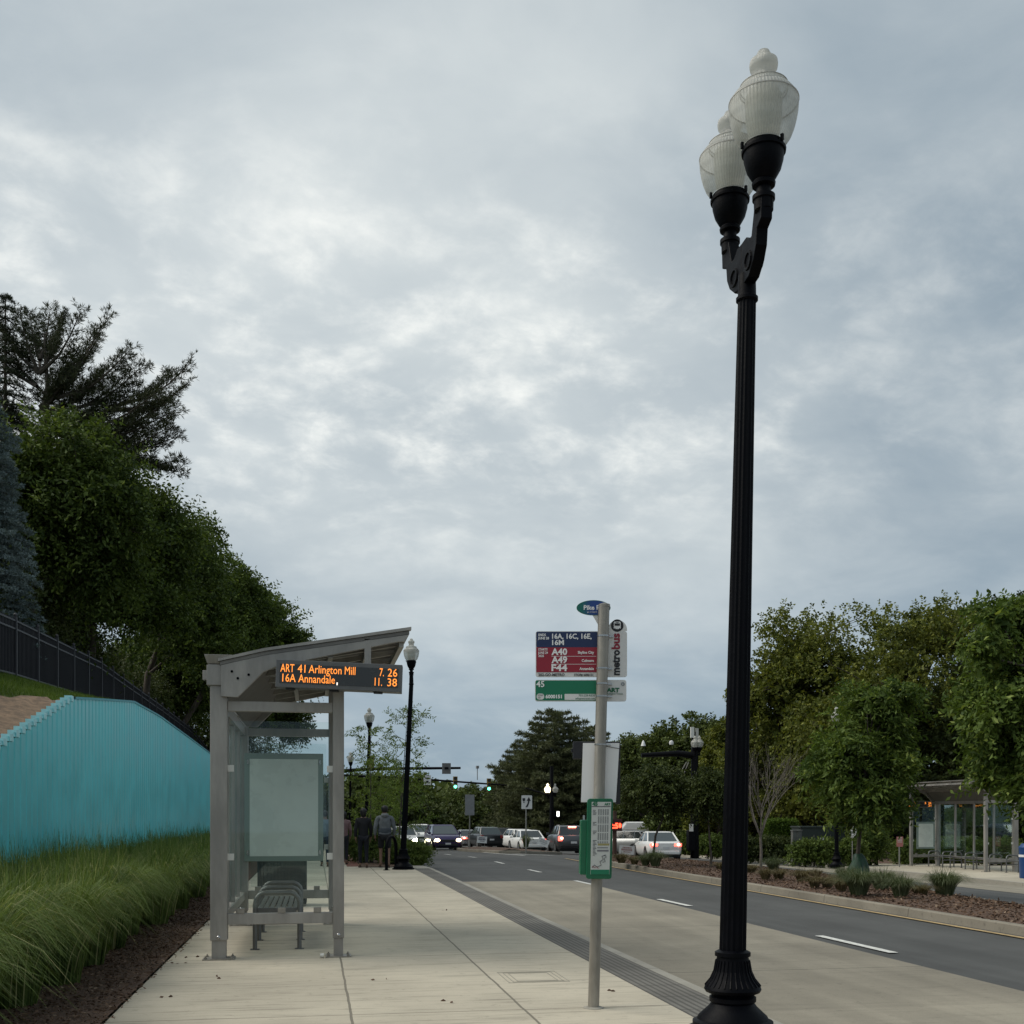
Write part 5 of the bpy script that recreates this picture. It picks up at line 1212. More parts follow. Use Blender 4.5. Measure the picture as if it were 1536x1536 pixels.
def car(label, style, paint, loc, heading, front_lit=None, tail_lit=False, name='parked_car', glassm=None, roofrack=False, cat='car', solid_rear=False, brake=False, zs=1.0, group='cars on the road'):
    """origin under the middle of the car; heading 0 = nose towards +Y"""
    L_, Wd, wr, Hr, st, gh_ = STY[style]; t = thing(name, label, cat, loc, heading, group); Y = lambda y: L_ / 2 - y
    G = glassm or GLASSC
    q = MB(); v = []; nn = 10
    for (y, hw, zl, zb) in st:
        half = [(hw * .86, zl), (hw * .97, zl + .10), (hw, zl + (zb - zl) * .45), (hw * .985, zb - .10), (hw * .90, zb - .01), ]
        ring_ = [(x, z) for x, z in half] + [(-x, z) for x, z in half[::-1]]; v += [(x, Y(y), z * zs) for x, z in ring_]
    f = [(i * nn + k, i * nn + (k + 1) % nn, (i + 1) * nn + (k + 1) % nn, (i + 1) * nn + k) for i in range(len(st) - 1) for k in range(nn)] + [tuple(range(nn))[::-1], tuple(range((len(st) - 1) * nn, len(st) * nn))]
    q.add(v, f); body = q.build('body', paint, t, smooth=42)
    # greenhouse: glass volume under a painted roof shell and pillars
    yf0, yf1, yr1, yr0 = gh_; zb = st[3][3] - .03; hb = st[3][1] * .90; ht = hb * (.80 if style != 'van' else .93); zr = Hr
    def ghx(a): return [(-hb * a, zb), (hb * a, zb)]
    def frame_(e, zt): return [(-hb + e, Y(yf0 + e), zb), (hb - e, Y(yf0 + e), zb), (hb - e, Y(yr0 - e), zb), (-hb + e, Y(yr0 - e), zb), (-ht + e, Y(yf1), zt), (ht - e, Y(yf1), zt), (ht - e, Y(yr1), zt), (-ht + e, Y(yr1), zt)]
    Q = [(3, 2, 1, 0), (4, 5, 6, 7), (0, 1, 5, 4), (1, 2, 6, 5), (2, 3, 7, 6), (3, 0, 4, 7)]
    q = MB(); q.add([(x, y, z * zs) for x, y, z in frame_(.012, zr - .05)], Q)
    if style == 'van': q.build('cabin', paint, t, bevel=.10)
    else: q.build('windows', G, t, bevel=.03)
    q = MB(); e = .0
    v = [(-ht, Y(yf1 - .05), zr - .07), (ht, Y(yf1 - .05), zr - .07), (ht, Y(yr1 + .04), zr - .07), (-ht, Y(yr1 + .04), zr - .07), (-ht * .86, Y(yf1 + .12), zr), (ht * .86, Y(yf1 + .12), zr), (ht * .86, Y(yr1 - .15), zr - .01), (-ht * .86, Y(yr1 - .15), zr - .01)]
    q.add([(x, y, z * zs) for x, y, z in v], Q); q.build('roof', paint, t, bevel=.02)
    pw = .028; pil = []
    ymids = [yf1 + (yr1 - yf1) * .45] + ([yr1 - .35] if style in ('suv', 'hatch') else [])
    for sx_ in (-1, 1):
        pil.append(MB().tube([(sx_ * hb, Y(yf0), zb * zs), (sx_ * ht, Y(yf1), (zr - .06) * zs)], pw, 5)); pil.append(MB().tube([(sx_ * hb, Y(yr0), zb * zs), (sx_ * ht, Y(yr1), (zr - .06) * zs)], pw * 1.7, 5))
        for ym in ymids: pil.append(MB().tube([(sx_ * hb * .995, Y(ym), zb * zs), (sx_ * ht * 1.0, Y(ym), (zr - .06) * zs)], pw * .9, 4))
    if style != 'van':
        for q in pil: q.build('pillar', paint, t)
    else:
        q = MB(); q.add([(-hb * .9, Y(yf0 + .06) + .03, zb + .08), (hb * .9, Y(yf0 + .06) + .03, zb + .08), (ht * .88, Y(yf1) + .07, zr - .35), (-ht * .88, Y(yf1) + .07, zr - .35)], [(3, 2, 1, 0)]); q.build('windscreen', G, t)
        for sx_ in (-1, 1):
            q = MB(); q.prism([(Y(yf0 + .5), zb + .12), (Y(yf1 + .05), zr - .75), (Y(yf1 + .9), zr - .75), (Y(yf1 + .9), zb + .12)][::sx_ * -1], 'x', sx_ * (hb - .01), sx_ * (hb + .01)); q.build('side_window', G, t)
    # lower dark cladding, wheels
    q = MB(); q.box(-Wd / 2 * .84, Wd / 2 * .84, Y(L_ - .12), Y(.12), st[2][2] - .05, st[2][2] + .10); q.build('underbody', RUB, t)
    rw = .33 if style in ('sedan', 'hatch') else .39
    for y in (L_ * .19, L_ * .80):
        for sx_ in (-1, 1):
            q = MB(); q.tube([(sx_ * (Wd / 2 - .24), Y(y), rw * 1.0), (sx_ * (Wd / 2 - .005), Y(y), rw)], rw, 22); wh = q.build('wheel', TYRE, t, smooth=40)
            q = MB(); q.tube([(sx_ * (Wd / 2 - .03), Y(y), rw), (sx_ * (Wd / 2 + .004), Y(y), rw)], rw * .62, 16); q.build('rim', RIM, wh, smooth=40)
            q = MB(); pts = [(Y(y) + rw * 1.16 * math.cos(R(a)), rw + rw * 1.16 * math.sin(R(a))) for a in range(-15, 196, 15)]
            q.prism(pts[::sx_ * -1], 'x', sx_ * (Wd / 2 - .10), sx_ * (st[3][1] * 1.004)); q.build('wheel_arch', RUB, t)
    # front
    zf = (st[1][3] + st[1][2]) / 2 + .02
    for sx_ in (-1, 1):
        q = MB(); pts = [(sx_ * .80 * st[1][1] + .16 * math.cos(R(a)), zf + .085 + .10 * math.sin(R(a))) for a in range(0, 360, 30)]; q.prism(pts, 'y', Y(.10), Y(-.012)); lit = front_lit
        q.build('headlight', lit if lit else LENS, t)
        q = MB(); q.box(-.10, .06, -.05, .05, -.06, .08); q.build('mirror', paint, t, loc=(sx_ * (Wd / 2 + .06), Y(yf0 + .45), zb + .05), bevel=.02)
        # tail
        zt = st[-2][3] - .12; zt2 = st[-1][2] + .35; lt = TAILL if tail_lit else TAIL
        if style in ('suv', 'hatch', 'van'): q = MB(); q.box(sx_ * (st[-1][1] * 1.06) - .11, sx_ * (st[-1][1] * 1.06) + .11, -.02, .10, zt - .17, zt + .08)
        else: q = MB(); q.box(sx_ * (st[-1][1] * .92) - .19, sx_ * (st[-1][1] * .92) + .19, -.02, .10, zt - .10, zt + .04)
        q.v = [(x, Y(L_) + y, z) for x, y, z in q.v]; tl = q.build('tail_light', TAIL if solid_rear else lt, t, bevel=.02)
        if tail_lit:
            q = MB(); cx_ = sx_ * st[-1][1] * .95; q.prism([(cx_ + .085 * math.cos(R(a)), zt - .02 + .07 * math.sin(R(a))) for a in range(0, 360, 30)][::-1], 'y', Y(L_) - .034, Y(L_) - .022); q.build('lit_bulb', mat('tail_bulb', (.9, .3, .2), .3, emit=(1, .28, .2), estr=7.0), tl)
    q = MB(); q.box(-.42, .42, Y(.03), Y(-.016), zf - .02, zf + .12); q.box(-.55, .55, Y(.05), Y(-.014), st[1][2] + .05, st[1][2] + .17); q.build('grille', GRILLE, t, bevel=.01)
    q = MB(); q.box(-.17, .17, Y(L_) - .02, Y(L_) + .01, st[-1][2] + .22, st[-1][2] + .34); q.build('licence_plate', PLATE, t)
    q = MB(); q.box(-st[-1][1] * 1.05, st[-1][1] * 1.05, Y(L_) - .05, Y(L_) + .10, st[-1][2] - .04, st[-1][2] + .13); q.build('rear_bumper', paint if style in ('sedan', 'hatch') else RUB, t, bevel=.03)
    q = MB(); q.box(-.16, .16, Y(-.018), Y(.02), st[0][2] + .02, st[0][2] + .12); q.build('licence_plate', PLATE, t)
    if brake:
        q = MB(); q.box(-.22, .22, Y(yr1 + .10) - .04, Y(yr1 + .10) + .02, zr - .10, zr - .05); q.build('brake_light', mat('tail_bulb', (.9, .3, .2)), t)
    if roofrack:
        q = MB()
        for sx_ in (-1, 1): q.tube([(sx_ * ht * .9, Y(yf1 + .2), zr + .05), (sx_ * ht * .9, Y(yr1 - .2), zr + .05)], .02, 6)
        q.build('roof_rack', GRILLE, t)
    return t
def paint(n_, c_, m_=.0, r_=.3): return mat(n_, c_, r_, m_, coat=.35)
PW = paint('white_paint', (.78, .78, .76)); PS = paint('silver_paint', (.30, .31, .31), .5); PP = paint('purple_paint', (.045, .030, .105), .3); PB = paint('black_car_paint', (.012, .013, .016)); PG = paint('grey_car_paint', (.09, .095, .10), .5); PR = paint('maroon_paint', (.24, .05, .06))
def cg(px, depth): return gzs(px, depth, -.118)
PI = math.pi
HEADX = mat('headlamp_dazzling', (.9, .9, .7), .3, emit=(1, .93, .62), estr=40.0)
car('small purple hatchback driving towards the camera with both headlights on', 'hatch', PP, cg(663.5, 66), PI + R(3), HEADD, glassm=GLASSL)
car('white suv driving towards the camera left of the purple hatchback', 'suv', PW, cg(627, 80), PI + R(2), LENS, glassm=GLASSL)
car('white car furthest left on the road, dazzling headlights beside the kerb lamp post', 'sedan', PW, cg(604, 70), PI - R(1), HEADX, glassm=GLASSL)
car('silver car with lit red tail light between the purple hatchback and the black suv', 'sedan', PS, cg(699, 92), R(4), None, True)
car('black suv seen from behind beyond the dark-lettered yard sign', 'suv', PB, cg(727, 86), R(5), None, False, glassm=GLASSL)
car('grey pickup seen from behind between the black suv and the white cars', 'pickup', PG, cg(754, 98), R(4), None, True)
car('white suv seen from behind, partly hidden by the white sedan', 'suv', PW, cg(775, 90), R(6), None, False)
car('white sedan seen from behind under the keep-right sign', 'sedan', PW, cg(790, 76), R(2), None, True)
car('grey suv with its brake lights on, left of the timetable case', 'suv', PG, cg(851, 64), R(-4), None, True, brake=True)
car('silver suv seen side-on between the red numerals and the white sedan', 'suv', PS, cg(936, 73), R(40), roofrack=True)
car('white high-roof van behind the silver suv', 'van', PW, cg(958, 86), R(80), cat='van', name='parked_van')
car('white sedan nearest the camera, seen from behind through the small tree in the median', 'sedan', PW, cg(985, 58), R(-6), None, True, glassm=GLASSL)
car('white car far right, seen side-on behind the black signal pole', 'sedan', PW, cg(1042, 92), R(82))
car('maroon pickup seen side-on behind the hedge right of the near lamp post', 'pickup', PR, cg(1112, 88), R(84), cat='pickup')

# ------------------------------------------------------------------ people seen from behind
SKIN = mat('skin', (.20, .115, .08), .6); SKIND = mat('skin_dark', (.09, .05, .035), .6)
def skin_mesh(name, pts, edges, rad, m_, parent, sub=2, root=0, loc=None):
    me = bpy.data.meshes.new(name); me.from_pydata([tuple(p) for p in pts], edges, []); me.update(); o = mesh_obj(name, me, m_, parent)
    sk = o.modifiers.new('skin', 'SKIN'); sk.use_smooth_shade = True; sd3 = o.modifiers.new('sub', 'SUBSURF'); sd3.levels = sub; sd3.render_levels = sub
    for i, v in enumerate(me.skin_vertices[0].data):
        r = rad[i]; v.radius = r if isinstance(r, tuple) else (r, r); v.use_root = (i == root)
    return o
def person(label, loc, H, top, bottoms, hair, skin, stride=.12, legs='long', slim=1.0, rz=0, long_hair=False, hood=None, top2=None, armbend=0.0, group='people walking away on the near sidewalk'):
    t = thing('person', label, 'person', loc, rz, group); k = H / 1.78; w = slim
    Ls, Rs = stride, -stride
    P = dict(pel=(0, 0, .96), wai=(0, 0, 1.08), che=(0, -.01, 1.30), shc=(0, 0, 1.45), nek=(0, .01, 1.53), hd0=(0, .02, 1.60), hd1=(0, .02, 1.70))
    for s_, sg, st_ in (('l', -1, Ls), ('r', 1, Rs)):
        P[s_ + 'hip'] = (sg * .085 * w, 0, .90); P[s_ + 'kne'] = (sg * .095 * w, st_ * .45 + .03, .50); P[s_ + 'ank'] = (sg * .095 * w, st_ - .02, .085); P[s_ + 'toe'] = (sg * .115 * w, st_ + .13, .03)
        P[s_ + 'sho'] = (sg * .175 * w, 0, 1.43); P[s_ + 'elb'] = (sg * .235 * w, -st_ * .35 - .02, 1.14); P[s_ + 'wri'] = (sg * .235 * w, -st_ * .8 + .08, .91); P[s_ + 'han'] = (sg * .228 * w, -st_ * .9 + .11, .83)
    rad = dict(pel=(.135 * w, .11), wai=(.12 * w, .095), che=(.145 * w, .105), shc=(.10, .08), nek=.055, hd0=.075, hd1=.085)
    for s_ in 'lr': rad.update({s_ + 'hip': .088, s_ + 'kne': .055, s_ + 'ank': .038, s_ + 'toe': .034, s_ + 'sho': .058, s_ + 'elb': .042, s_ + 'wri': .028, s_ + 'han': .036})
    keys = list(P); ix = {a: i for i, a in enumerate(keys)}
    ed = [('pel', 'wai'), ('wai', 'che'), ('che', 'shc'), ('shc', 'nek'), ('nek', 'hd0'), ('hd0', 'hd1')]
    for s_ in 'lr': ed += [('pel', s_ + 'hip'), (s_ + 'hip', s_ + 'kne'), (s_ + 'kne', s_ + 'ank'), (s_ + 'ank', s_ + 'toe'), ('shc', s_ + 'sho'), (s_ + 'sho', s_ + 'elb'), (s_ + 'elb', s_ + 'wri'), (s_ + 'wri', s_ + 'han')]
    S_ = lambda a: Vector(P[a]) * k
    body = skin_mesh('body', [S_(a) for a in keys], [(ix[a], ix[b]) for a, b in ed], [tuple(x * k for x in rad[a]) if isinstance(rad[a], tuple) else rad[a] * k for a in keys], skin, t)
    # fingers grow from the hands as part of the same look
    q = MB()
    for sg, s_ in ((-1, 'l'), (1, 'r')):
        h = S_(s_ + 'han')
        for i in range(4): q.tube([h + Vector((0, (i - 1.5) * .018, -.01)) * k, h + Vector((-sg * .008, (i - 1.5) * .02 + .006, -.055)) * k, h + Vector((-sg * .02, (i - 1.5) * .02 + .012, -.085 + abs(i - 1.5) * .008)) * k], [.009 * k, .008 * k, .006 * k], 6)
        q.tube([h + Vector((0, .03, .02)) * k, h + Vector((-sg * .01, .05, -.02)) * k], [.010 * k, .008 * k], 6)
    q.build('fingers', skin, body, smooth=60)
    # top: torso and sleeves
    tk = ['wl', 'wai', 'che', 'shc', 'lsho', 'lelb', 'lwri', 'rsho', 'relb', 'rwri', 'nk']; PP_ = {a: S_(a) if a in P else None for a in tk}; PP_['wl'] = Vector((0, 0, .93)) * k; PP_['nk'] = Vector((0, .0, 1.51)) * k
    for s_ in 'lr': PP_[s_ + 'wri'] = S_(s_ + 'elb').lerp(S_(s_ + 'wri'), .95)
    tr_ = dict(wl=(.165 * w, .135), wai=(.165 * w, .13), che=(.185 * w, .135), shc=(.13, .10), lsho=.078, lelb=.062, lwri=.044, rsho=.078, relb=.062, rwri=.044, nk=.068)
    i2 = {a: i for i, a in enumerate(tk)}; te = [('wl', 'wai'), ('wai', 'che'), ('che', 'shc'), ('shc', 'nk'), ('shc', 'lsho'), ('lsho', 'lelb'), ('lelb', 'lwri'), ('shc', 'rsho'), ('rsho', 'relb'), ('relb', 'rwri')]
    skin_mesh('jacket' if not hood else 'hoodie', [PP_[a] for a in tk], [(i2[a], i2[b]) for a, b in te], [tuple(x * k for x in tr_[a]) if isinstance(tr_[a], tuple) else tr_[a] * k for a in tk], top, t, root=1)
    if hood:
        q = MB(); q.lathe([(.02, -.05), (.09, -.02), (.115, .03), (.10, .075), (.06, .09), (0, .09)], 14); q.v = [(x * k, (y * .75 - .06) * k, (z + 1.47) * k) for x, y, z in q.v]; q.build('hood', hood, t, smooth=60)
    if top2:
        skin_mesh('hoodie_band', [Vector((0, 0, .925)) * k, Vector((0, 0, 1.06)) * k, Vector((0, 0, 1.19)) * k], [(0, 1), (1, 2)], [(.186 * w * k, .152 * k), (.190 * w * k, .152 * k), (.196 * w * k, .150 * k)], top2, t)
    # trousers or shorts
    bk = ['pel', 'lhip', 'lmid', 'lend', 'rhip', 'rmid', 'rend']; e_ = .55 if legs == 'short' else .94
    B_ = {'pel': S_('pel')}
    for s_ in 'lr':
        B_[s_ + 'hip'] = S_(s_ + 'hip')
        if legs == 'short': B_[s_ + 'mid'] = S_(s_ + 'hip').lerp(S_(s_ + 'kne'), .5); B_[s_ + 'end'] = S_(s_ + 'hip').lerp(S_(s_ + 'kne'), .92)
        else: B_[s_ + 'mid'] = S_(s_ + 'kne'); B_[s_ + 'end'] = S_(s_ + 'kne').lerp(S_(s_ + 'ank'), .92)
    br = dict(pel=(.155 * w, .125), lhip=.108, rhip=.108, lmid=.098 if legs == 'short' else .064, rmid=.098 if legs == 'short' else .064, lend=.095 if legs == 'short' else .048, rend=.095 if legs == 'short' else .048); i3 = {a: i for i, a in enumerate(bk)}
    be = [('pel', 'lhip'), ('lhip', 'lmid'), ('lmid', 'lend'), ('pel', 'rhip'), ('rhip', 'rmid'), ('rmid', 'rend')]
    skin_mesh('shorts' if legs == 'short' else 'trousers', [B_[a] for a in bk], [(i3[a], i3[b]) for a, b in be], [tuple(x * k for x in br[a]) if isinstance(br[a], tuple) else br[a] * k for a in bk], bottoms, t)
    # head features: ears, nose; hair shell
    q = MB()
    for sg in (-1, 1): q.lathe([(.0, -.008), (.018, -.004), (.02, .006), (.0, .01)], 8, (sg * .088 * k, .02 * k, 1.65 * k))
    q.tube([(0, .10 * k, 1.67 * k), (0, .125 * k, 1.64 * k), (0, .10 * k, 1.625 * k)], [.008 * k, .014 * k, .010 * k], 6); q.build('face', skin, body, smooth=60)
    pr = [(.0, -.02 if not long_hair else -.12), (.06, -.018 if not long_hair else -.11), (.092, .03), (.100, .08), (.094, .125), (.066, .160), (.03, .176), (0, .18)]
    q = MB(); q.lathe(pr, 18); q.v = [(x * k, (y * 1.1 + .002) * k, (z + 1.61) * k) for x, y, z in q.v]; q.build('hair', hair, t, smooth=70)
    q = MB()
    for s_, sg in (('l', -1), ('r', 1)):
        a = S_(s_ + 'ank'); q.tube([(a.x, a.y - .05 * k, .022), (a.x + sg * .005, a.y + .06 * k, .022), (a.x + sg * .02, a.y + .17 * k, .018)], [.036 * k, .042 * k, .030 * k], 10)
    q.v = [(x, y, max(.002, z * .75)) for x, y, z in q.v]; q.build('sandals', mat('sandal', (.05, .03, .025), .7), t, smooth=60)
    return t
CL = lambda n_, c_: mat(n_, c_, .9, var=.18, vscale=9, bump=.3, bscale=60)
HAIR = mat('black_hair', (.008, .007, .007), .6)
person('person in black jacket and black leggings walking away, left of the grey hoodie', gp(545, 1301.5), 1.72, CL('black_jacket', (.008, .008, .011)), CL('black_leggings', (.007, .008, .014)), HAIR, SKIN, .10, 'long', .98, long_hair=True)
person('person in two-tone grey hoodie and black shorts walking away beside the kerb lamp', gp(577, 1301.5), 1.80, CL('grey_hoodie', (.135, .145, .155)), CL('black_shorts', (.008, .008, .010)), HAIR, SKIN, .06, 'short', 1.16, hood=CL('hoodie_hood', (.17, .18, .19)), top2=CL('dark_grey_band', (.055, .063, .075)))
person('person in pink top and dark jacket half hidden behind the slim shelter post', gz(515.5, 34.5), 1.64, CL('pink_top', (.20, .12, .12)), CL('dark_trousers', (.012, .012, .016)), HAIR, SKIN, .14, 'long', .95, long_hair=True)
person('person in pale blue top and jeans seen through the shelter glass', gz(487, 33.0), 1.66, CL('pale_top', (.15, .20, .24)), CL('blue_jeans', (.02, .035, .06)), HAIR, SKIN, .15, 'long', .95)

# black bicycle hoop beside the kerb lamp
b = gz(602, 31.0); b.x -= .28; t = thing('bike_rack', 'black arched bike rack between the walkers and the kerb lamp post', 'bike rack', (b.x, b.y, 0), R(60))
q = MB(); pts = [(-.30, 0, 0), (-.30, 0, .62)] + [(-.30 * math.cos(R(a)), 0, .62 + .30 * math.sin(R(a))) for a in range(20, 161, 20)] + [(.30, 0, .62), (.30, 0, 0)]; q.tube(pts, .045, 10); q.build('hoop', BLACK, t, smooth=50)
q = MB(); 
for sx_ in (-1, 1): q.lathe([(.09, 0), (.09, .012), (.05, .02)], 12, (sx_ * .3, 0, .002))
q.build('foot_plate', BLACK, t)

# ------------------------------------------------------------------ utility cabinet, hedge and planting across the road
b = gz(1222, 50, FZ); t = thing('utility_cabinet', 'dark green utility cabinet with a small white label among the shrubs', 'utility cabinet', b, -YAW * .3)
CAB = mat('cabinet_green', (.022, .032, .028), .5, var=.12)
q = MB(); q.box(-.85, 1.2, -.5, .6, .15, 1.66); q.build('body', CAB, t, bevel=.02); q = MB(); q.box(-.9, 1.25, -.55, .65, 1.66, 1.73); q.build('lid', CAB, t, bevel=.01)
q = MB(); q.box(-.80, 1.33, -.6, .7, -.05, .15); q.build('plinth', KERBM, t)
q = MB(); q.box(.05, .33, -.506, -.501, 1.10, 1.22); q.build('label', PLATE, t)
for x in (-.25, .52): q = MB(); q.box(x, x + .02, -.515, -.501, .95, 1.35); q.build('handle', GALV, t)
for i, x in enumerate((1196, 1203)):
    bb = gz(x - 5, 48, FZ); o = MB().box(-.10, .10, -.1, .1, 0, 1.50).box(-.12, .12, -.13, .13, 1.50, 1.55).build('utility_pedestal', mat('pedestal_grey', (.10, .105, .10), .5, var=.15), loc=bb, bevel=.01)
    setp(o, ['left one of two slim grey pedestals beside the utility cabinet', 'right one of two slim grey pedestals beside the utility cabinet'][i], 'utility pedestal', None, 'grey pedestals beside the cabinet')
def hedge(label, px0, px1, depth, h, z0=0, mt_=HEDGE):
    a, c_ = gz(px0, depth, FZ), gz(px1, depth, FZ); mid = (a + c_) / 2; t = thing('hedge', label, 'hedge', mid, -YAW); w = (c_ - a).length / 2; n_ = 9000
    P_ = rng.uniform(-1, 1, (n_, 3)) * np.array([w, .5, h / 2]) + np.array([0, 0, h / 2]); ax = rng.integers(0, 3, n_); k = (ax == 0); P_[k, 0] = np.sign(P_[k, 0]) * w; k = (ax == 1); P_[k, 1] = -.5; k = (ax == 2); P_[k, 2] = h
    P_ += rng.normal(size=P_.shape) * .05; P_[:, 2] = np.maximum(P_[:, 2], .05); V, F = leaves(P_, unit(rng.normal(size=(n_, 3)) + np.array([0, -.4, .5])), .11, .07); mesh_obj('foliage', np_mesh('foliage', V, F), mt_, t)
    q = MB(); q.box(-w + .12, w - .12, -.36, .36, 0, h - .14); q.build('branches', LEAF_DARK, t)
hedge('clipped bright green hedge between the bare tree and the utility cabinet', 1147, 1192, 56, 2.0)
for (px0, px1, dz, ty, lb) in ((1108, 1150, 53, 1262, 'low dark shrub at the foot of the hedge, left part'), (1148, 1196, 53, 1261, 'low dark shrub at the foot of the hedge, right part'), (1195, 1250, 47.5, 1263, 'bright green shrub in front of the utility cabinet'), (1256, 1290, 47.5, 1265, 'bright green shrub right of the far lamp base'),
                          (1285, 1325, 48.5, 1242, 'rusty green shrub behind the tree with the watering bag'), (1345, 1374, 50, 1268, 'green shrub left of the far shelter end'), (1378, 1412, 51, 1270, 'green shrub behind the poster case of the far shelter'), (1405, 1470, 51.5, 1262, 'green shrub behind the glass of the far shelter'), (1465, 1530, 48, 1262, 'green shrub behind the near end of the far shelter')):
    p = gz((px0 + px1) / 2, dz, FZ); r = (px1 - px0) / 2 / FPX * dz; h = dp(0, ty, dz).z - p.z
    bush('shrub', lb, p, r * 1.15, .6, h, LEAF_DARK if 'dark' in lb else SHRUB, M=80, L_=.11, Wd=.065, per=12, k=6, group='shrubs across the road', rc=.24, slen=.25)
for (px0, px1, dz, ty, lb) in ((1018, 1052, 72, 1256, 'green shrub right of the nearest white sedan'), (1050, 1085, 60, 1258, 'green shrub under the black signal pole')):
    p = gzs((px0 + px1) / 2, dz, .0); r = (px1 - px0) / 2 / FPX * dz; h = dp(0, ty, dz).z - p.z; bush('shrub', lb, p, r * 1.15, .6, h, SHRUB, M=60, L_=.12, Wd=.07, per=12, k=6, group='shrubs across the road', rc=.24, slen=.25)
# shrubs at the kerb bulb by the walkers
for (px, dz, rw, h, lb) in ((529, 37, .55, 1.0, 'shrub just right of the shelter post behind the walkers'), (560, 35.5, .65, .95, 'shrub seen between the two walkers'), (592, 34.5, .45, .62, 'shrub right of the grey hoodie, behind the bike rack'), (622, 34, .38, .55, 'shrub right of the kerb lamp base'), (608, 37, .45, .58, 'shrub behind the kerb lamp post'), (585, 41, .6, .8, 'taller shrub further back in the kerb planting')):
    bush('kerb_shrub', lb, gz(px, dz), rw, .4, h, SHRUB, M=55, L_=.075, Wd=.03, per=14, k=7, group='shrubs in the kerb planting', rc=.17, slen=.2)

# airy young trees in the kerb planting
def airy(name, label, px, dz, top_y, rpx, mt_, n_br=24, leafn=9, L_=.10, Wd=.055, low=.25, seed=1, h0=0.0, sl=.5, lean=0.0, r0=.035, group=None):
    random.seed(seed); b = gz(px, dz, h0); H = dp(0, top_y, dz).z - h0; r = rpx / FPX * dz; t = thing(name, label, 'tree', b, 0, group); q = MB(); P_ = []; D = []
    tk = [Vector((lean * u, math.sin(u * 5) * .06, H * u)) for u in np.linspace(0, 1, 7)]; q.tube(tk, [r0 * 1.2, r0, r0 * .8, r0 * .6, r0 * .4, r0 * .25, r0 * .1], 8)
    for i in range(n_br):
        u = low + (1 - low) * i / n_br; a = i * 2.4 + random.uniform(-.3, .3); l = r * (1.15 - .65 * u) * random.uniform(.55, 1.15); i0 = min(5, int(u * 6)); s = tk[i0].lerp(tk[i0 + 1], u * 6 - i0); d = Vector((math.cos(a), math.sin(a), random.uniform(.25, .75)))
        e = s + d * l; mid = s.lerp(e, .5) + Vector((0, 0, random.uniform(-.05, .1))); q.tube([s, mid, e], [r0 * .3, r0 * .2, r0 * .08], 5, cap=False)
        for w in np.linspace(.3, 1, max(3, int(l * 7))):
            p = s.lerp(mid, w * 2) if w < .5 else mid.lerp(e, w * 2 - 1)
            for _ in range(2): P_.append(tuple(p)); D.append(tuple(d + Vector([random.uniform(-.9, .9) for _ in range(3)])))
    V, F = sprays(np.array(P_), unit(np.array(D)), leafn, sl, L_, Wd, .3); mesh_obj('crown', np_mesh('crown', V, F), mt_, t); q.build('trunk', BARK, t, smooth=50); return t
airy('young_tree', 'airy young tree with light green leaves behind the kerb lamp post', 597, 41, 1062, 48, LEAF_YOUNG, 30, 10, .135, .045, .18, 3, lean=.35, sl=.45)
airy('young_tree', 'airy young tree with light green leaves right of the shelter post', 556, 44, 1090, 40, LEAF_YOUNG, 26, 10, .135, .045, .25, 4, sl=.42)
airy('young_tree', 'airy young tree with light leaves lower behind the walkers', 574, 52, 1140, 38, LEAF_YOUNG, 24, 10, .14, .05, .12, 5, sl=.42)

# median: watering-bag tree, bare tree, small trees, grasses
def honey(name, label, px, dz, top_y, low_y, rpx, mt_, M, seed, L_=.13, Wd=.05, bag=False, tx=0, k=8, per=16, rc=.3, r0=.06, zmin=None, fill=500, plobes=None):
    random.seed(seed); b = gzs(px, dz, .03); H = dp(0, top_y, dz).z - b.z; zl = dp(0, low_y, dz).z - b.z; r = rpx / FPX * dz * .84; hc = (H + zl) / 2; hh = (H - zl) / 2
    lobes = [(tx, 0, hc + hh * .35, r * .55, r * .55, hh * .62)]
    for i in range(9):
        a = i * 2.4 + seed; u = i / 8; q = r * (.62 - .30 * u) ; lobes.append((tx + math.cos(a) * q, math.sin(a) * q, zl + hh * (.35 + 1.35 * u), r * random.uniform(.22, .46), r * random.uniform(.22, .46), hh * random.uniform(.16, .34)))
    if plobes:
        lobes = []
        for (lx_, ly_, lr_) in plobes:
            dd = random.uniform(-.8, .8) * lr_ / FPX * dz * 1.6; q_ = dp(lx_, ly_, dz + dd) - b; rr_ = lr_ / FPX * dz * .80; lobes.append((q_.x, q_.y, q_.z, rr_, rr_, rr_ * .85))
    t = broadleaf(name, label, lobes, b, r0, M, rc, per, k, .36, L_, Wd, mt_, droop=.55, fill=fill, inner=.28, shoots=70, shlen=.6)
    if bag:
        q = MB(); q.lathe([(.30, -.03), (.31, .12), (.28, .25), (.25, .38), (.20, .50), (.16, .60), (.11, .70), (.07, .74)], 22); q.v = [(x * (1 + .12 * math.sin(z * 11 + x * 9)), y * (.85 + .15 * math.sin(x * 25 + z * 6)), z) for x, y, z in q.v]; q.build('watering_bag', mat('bag_green', (.012, .050, .026), .6, var=.3, vscale=6, bump=.6, bscale=9), t, smooth=50)
    return t
honey('street_tree', 'street tree in the median with a dark green watering bag round its trunk', 1288, 26.3, 1012, 1226, 84, LEAF_ELM, 180, 3, bag=True, fill=350, rc=.20, plobes=[(1300, 1048, 26), (1346, 1052, 22), (1288, 1085, 34), (1335, 1098, 32), (1240, 1128, 20), (1272, 1130, 34), (1318, 1140, 38), (1240, 1160, 24), (1285, 1178, 38), (1328, 1176, 32), (1262, 1196, 24), (1308, 1208, 32), (1358, 1150, 16), (1338, 1208, 18)], r0=.05, L_=.145)
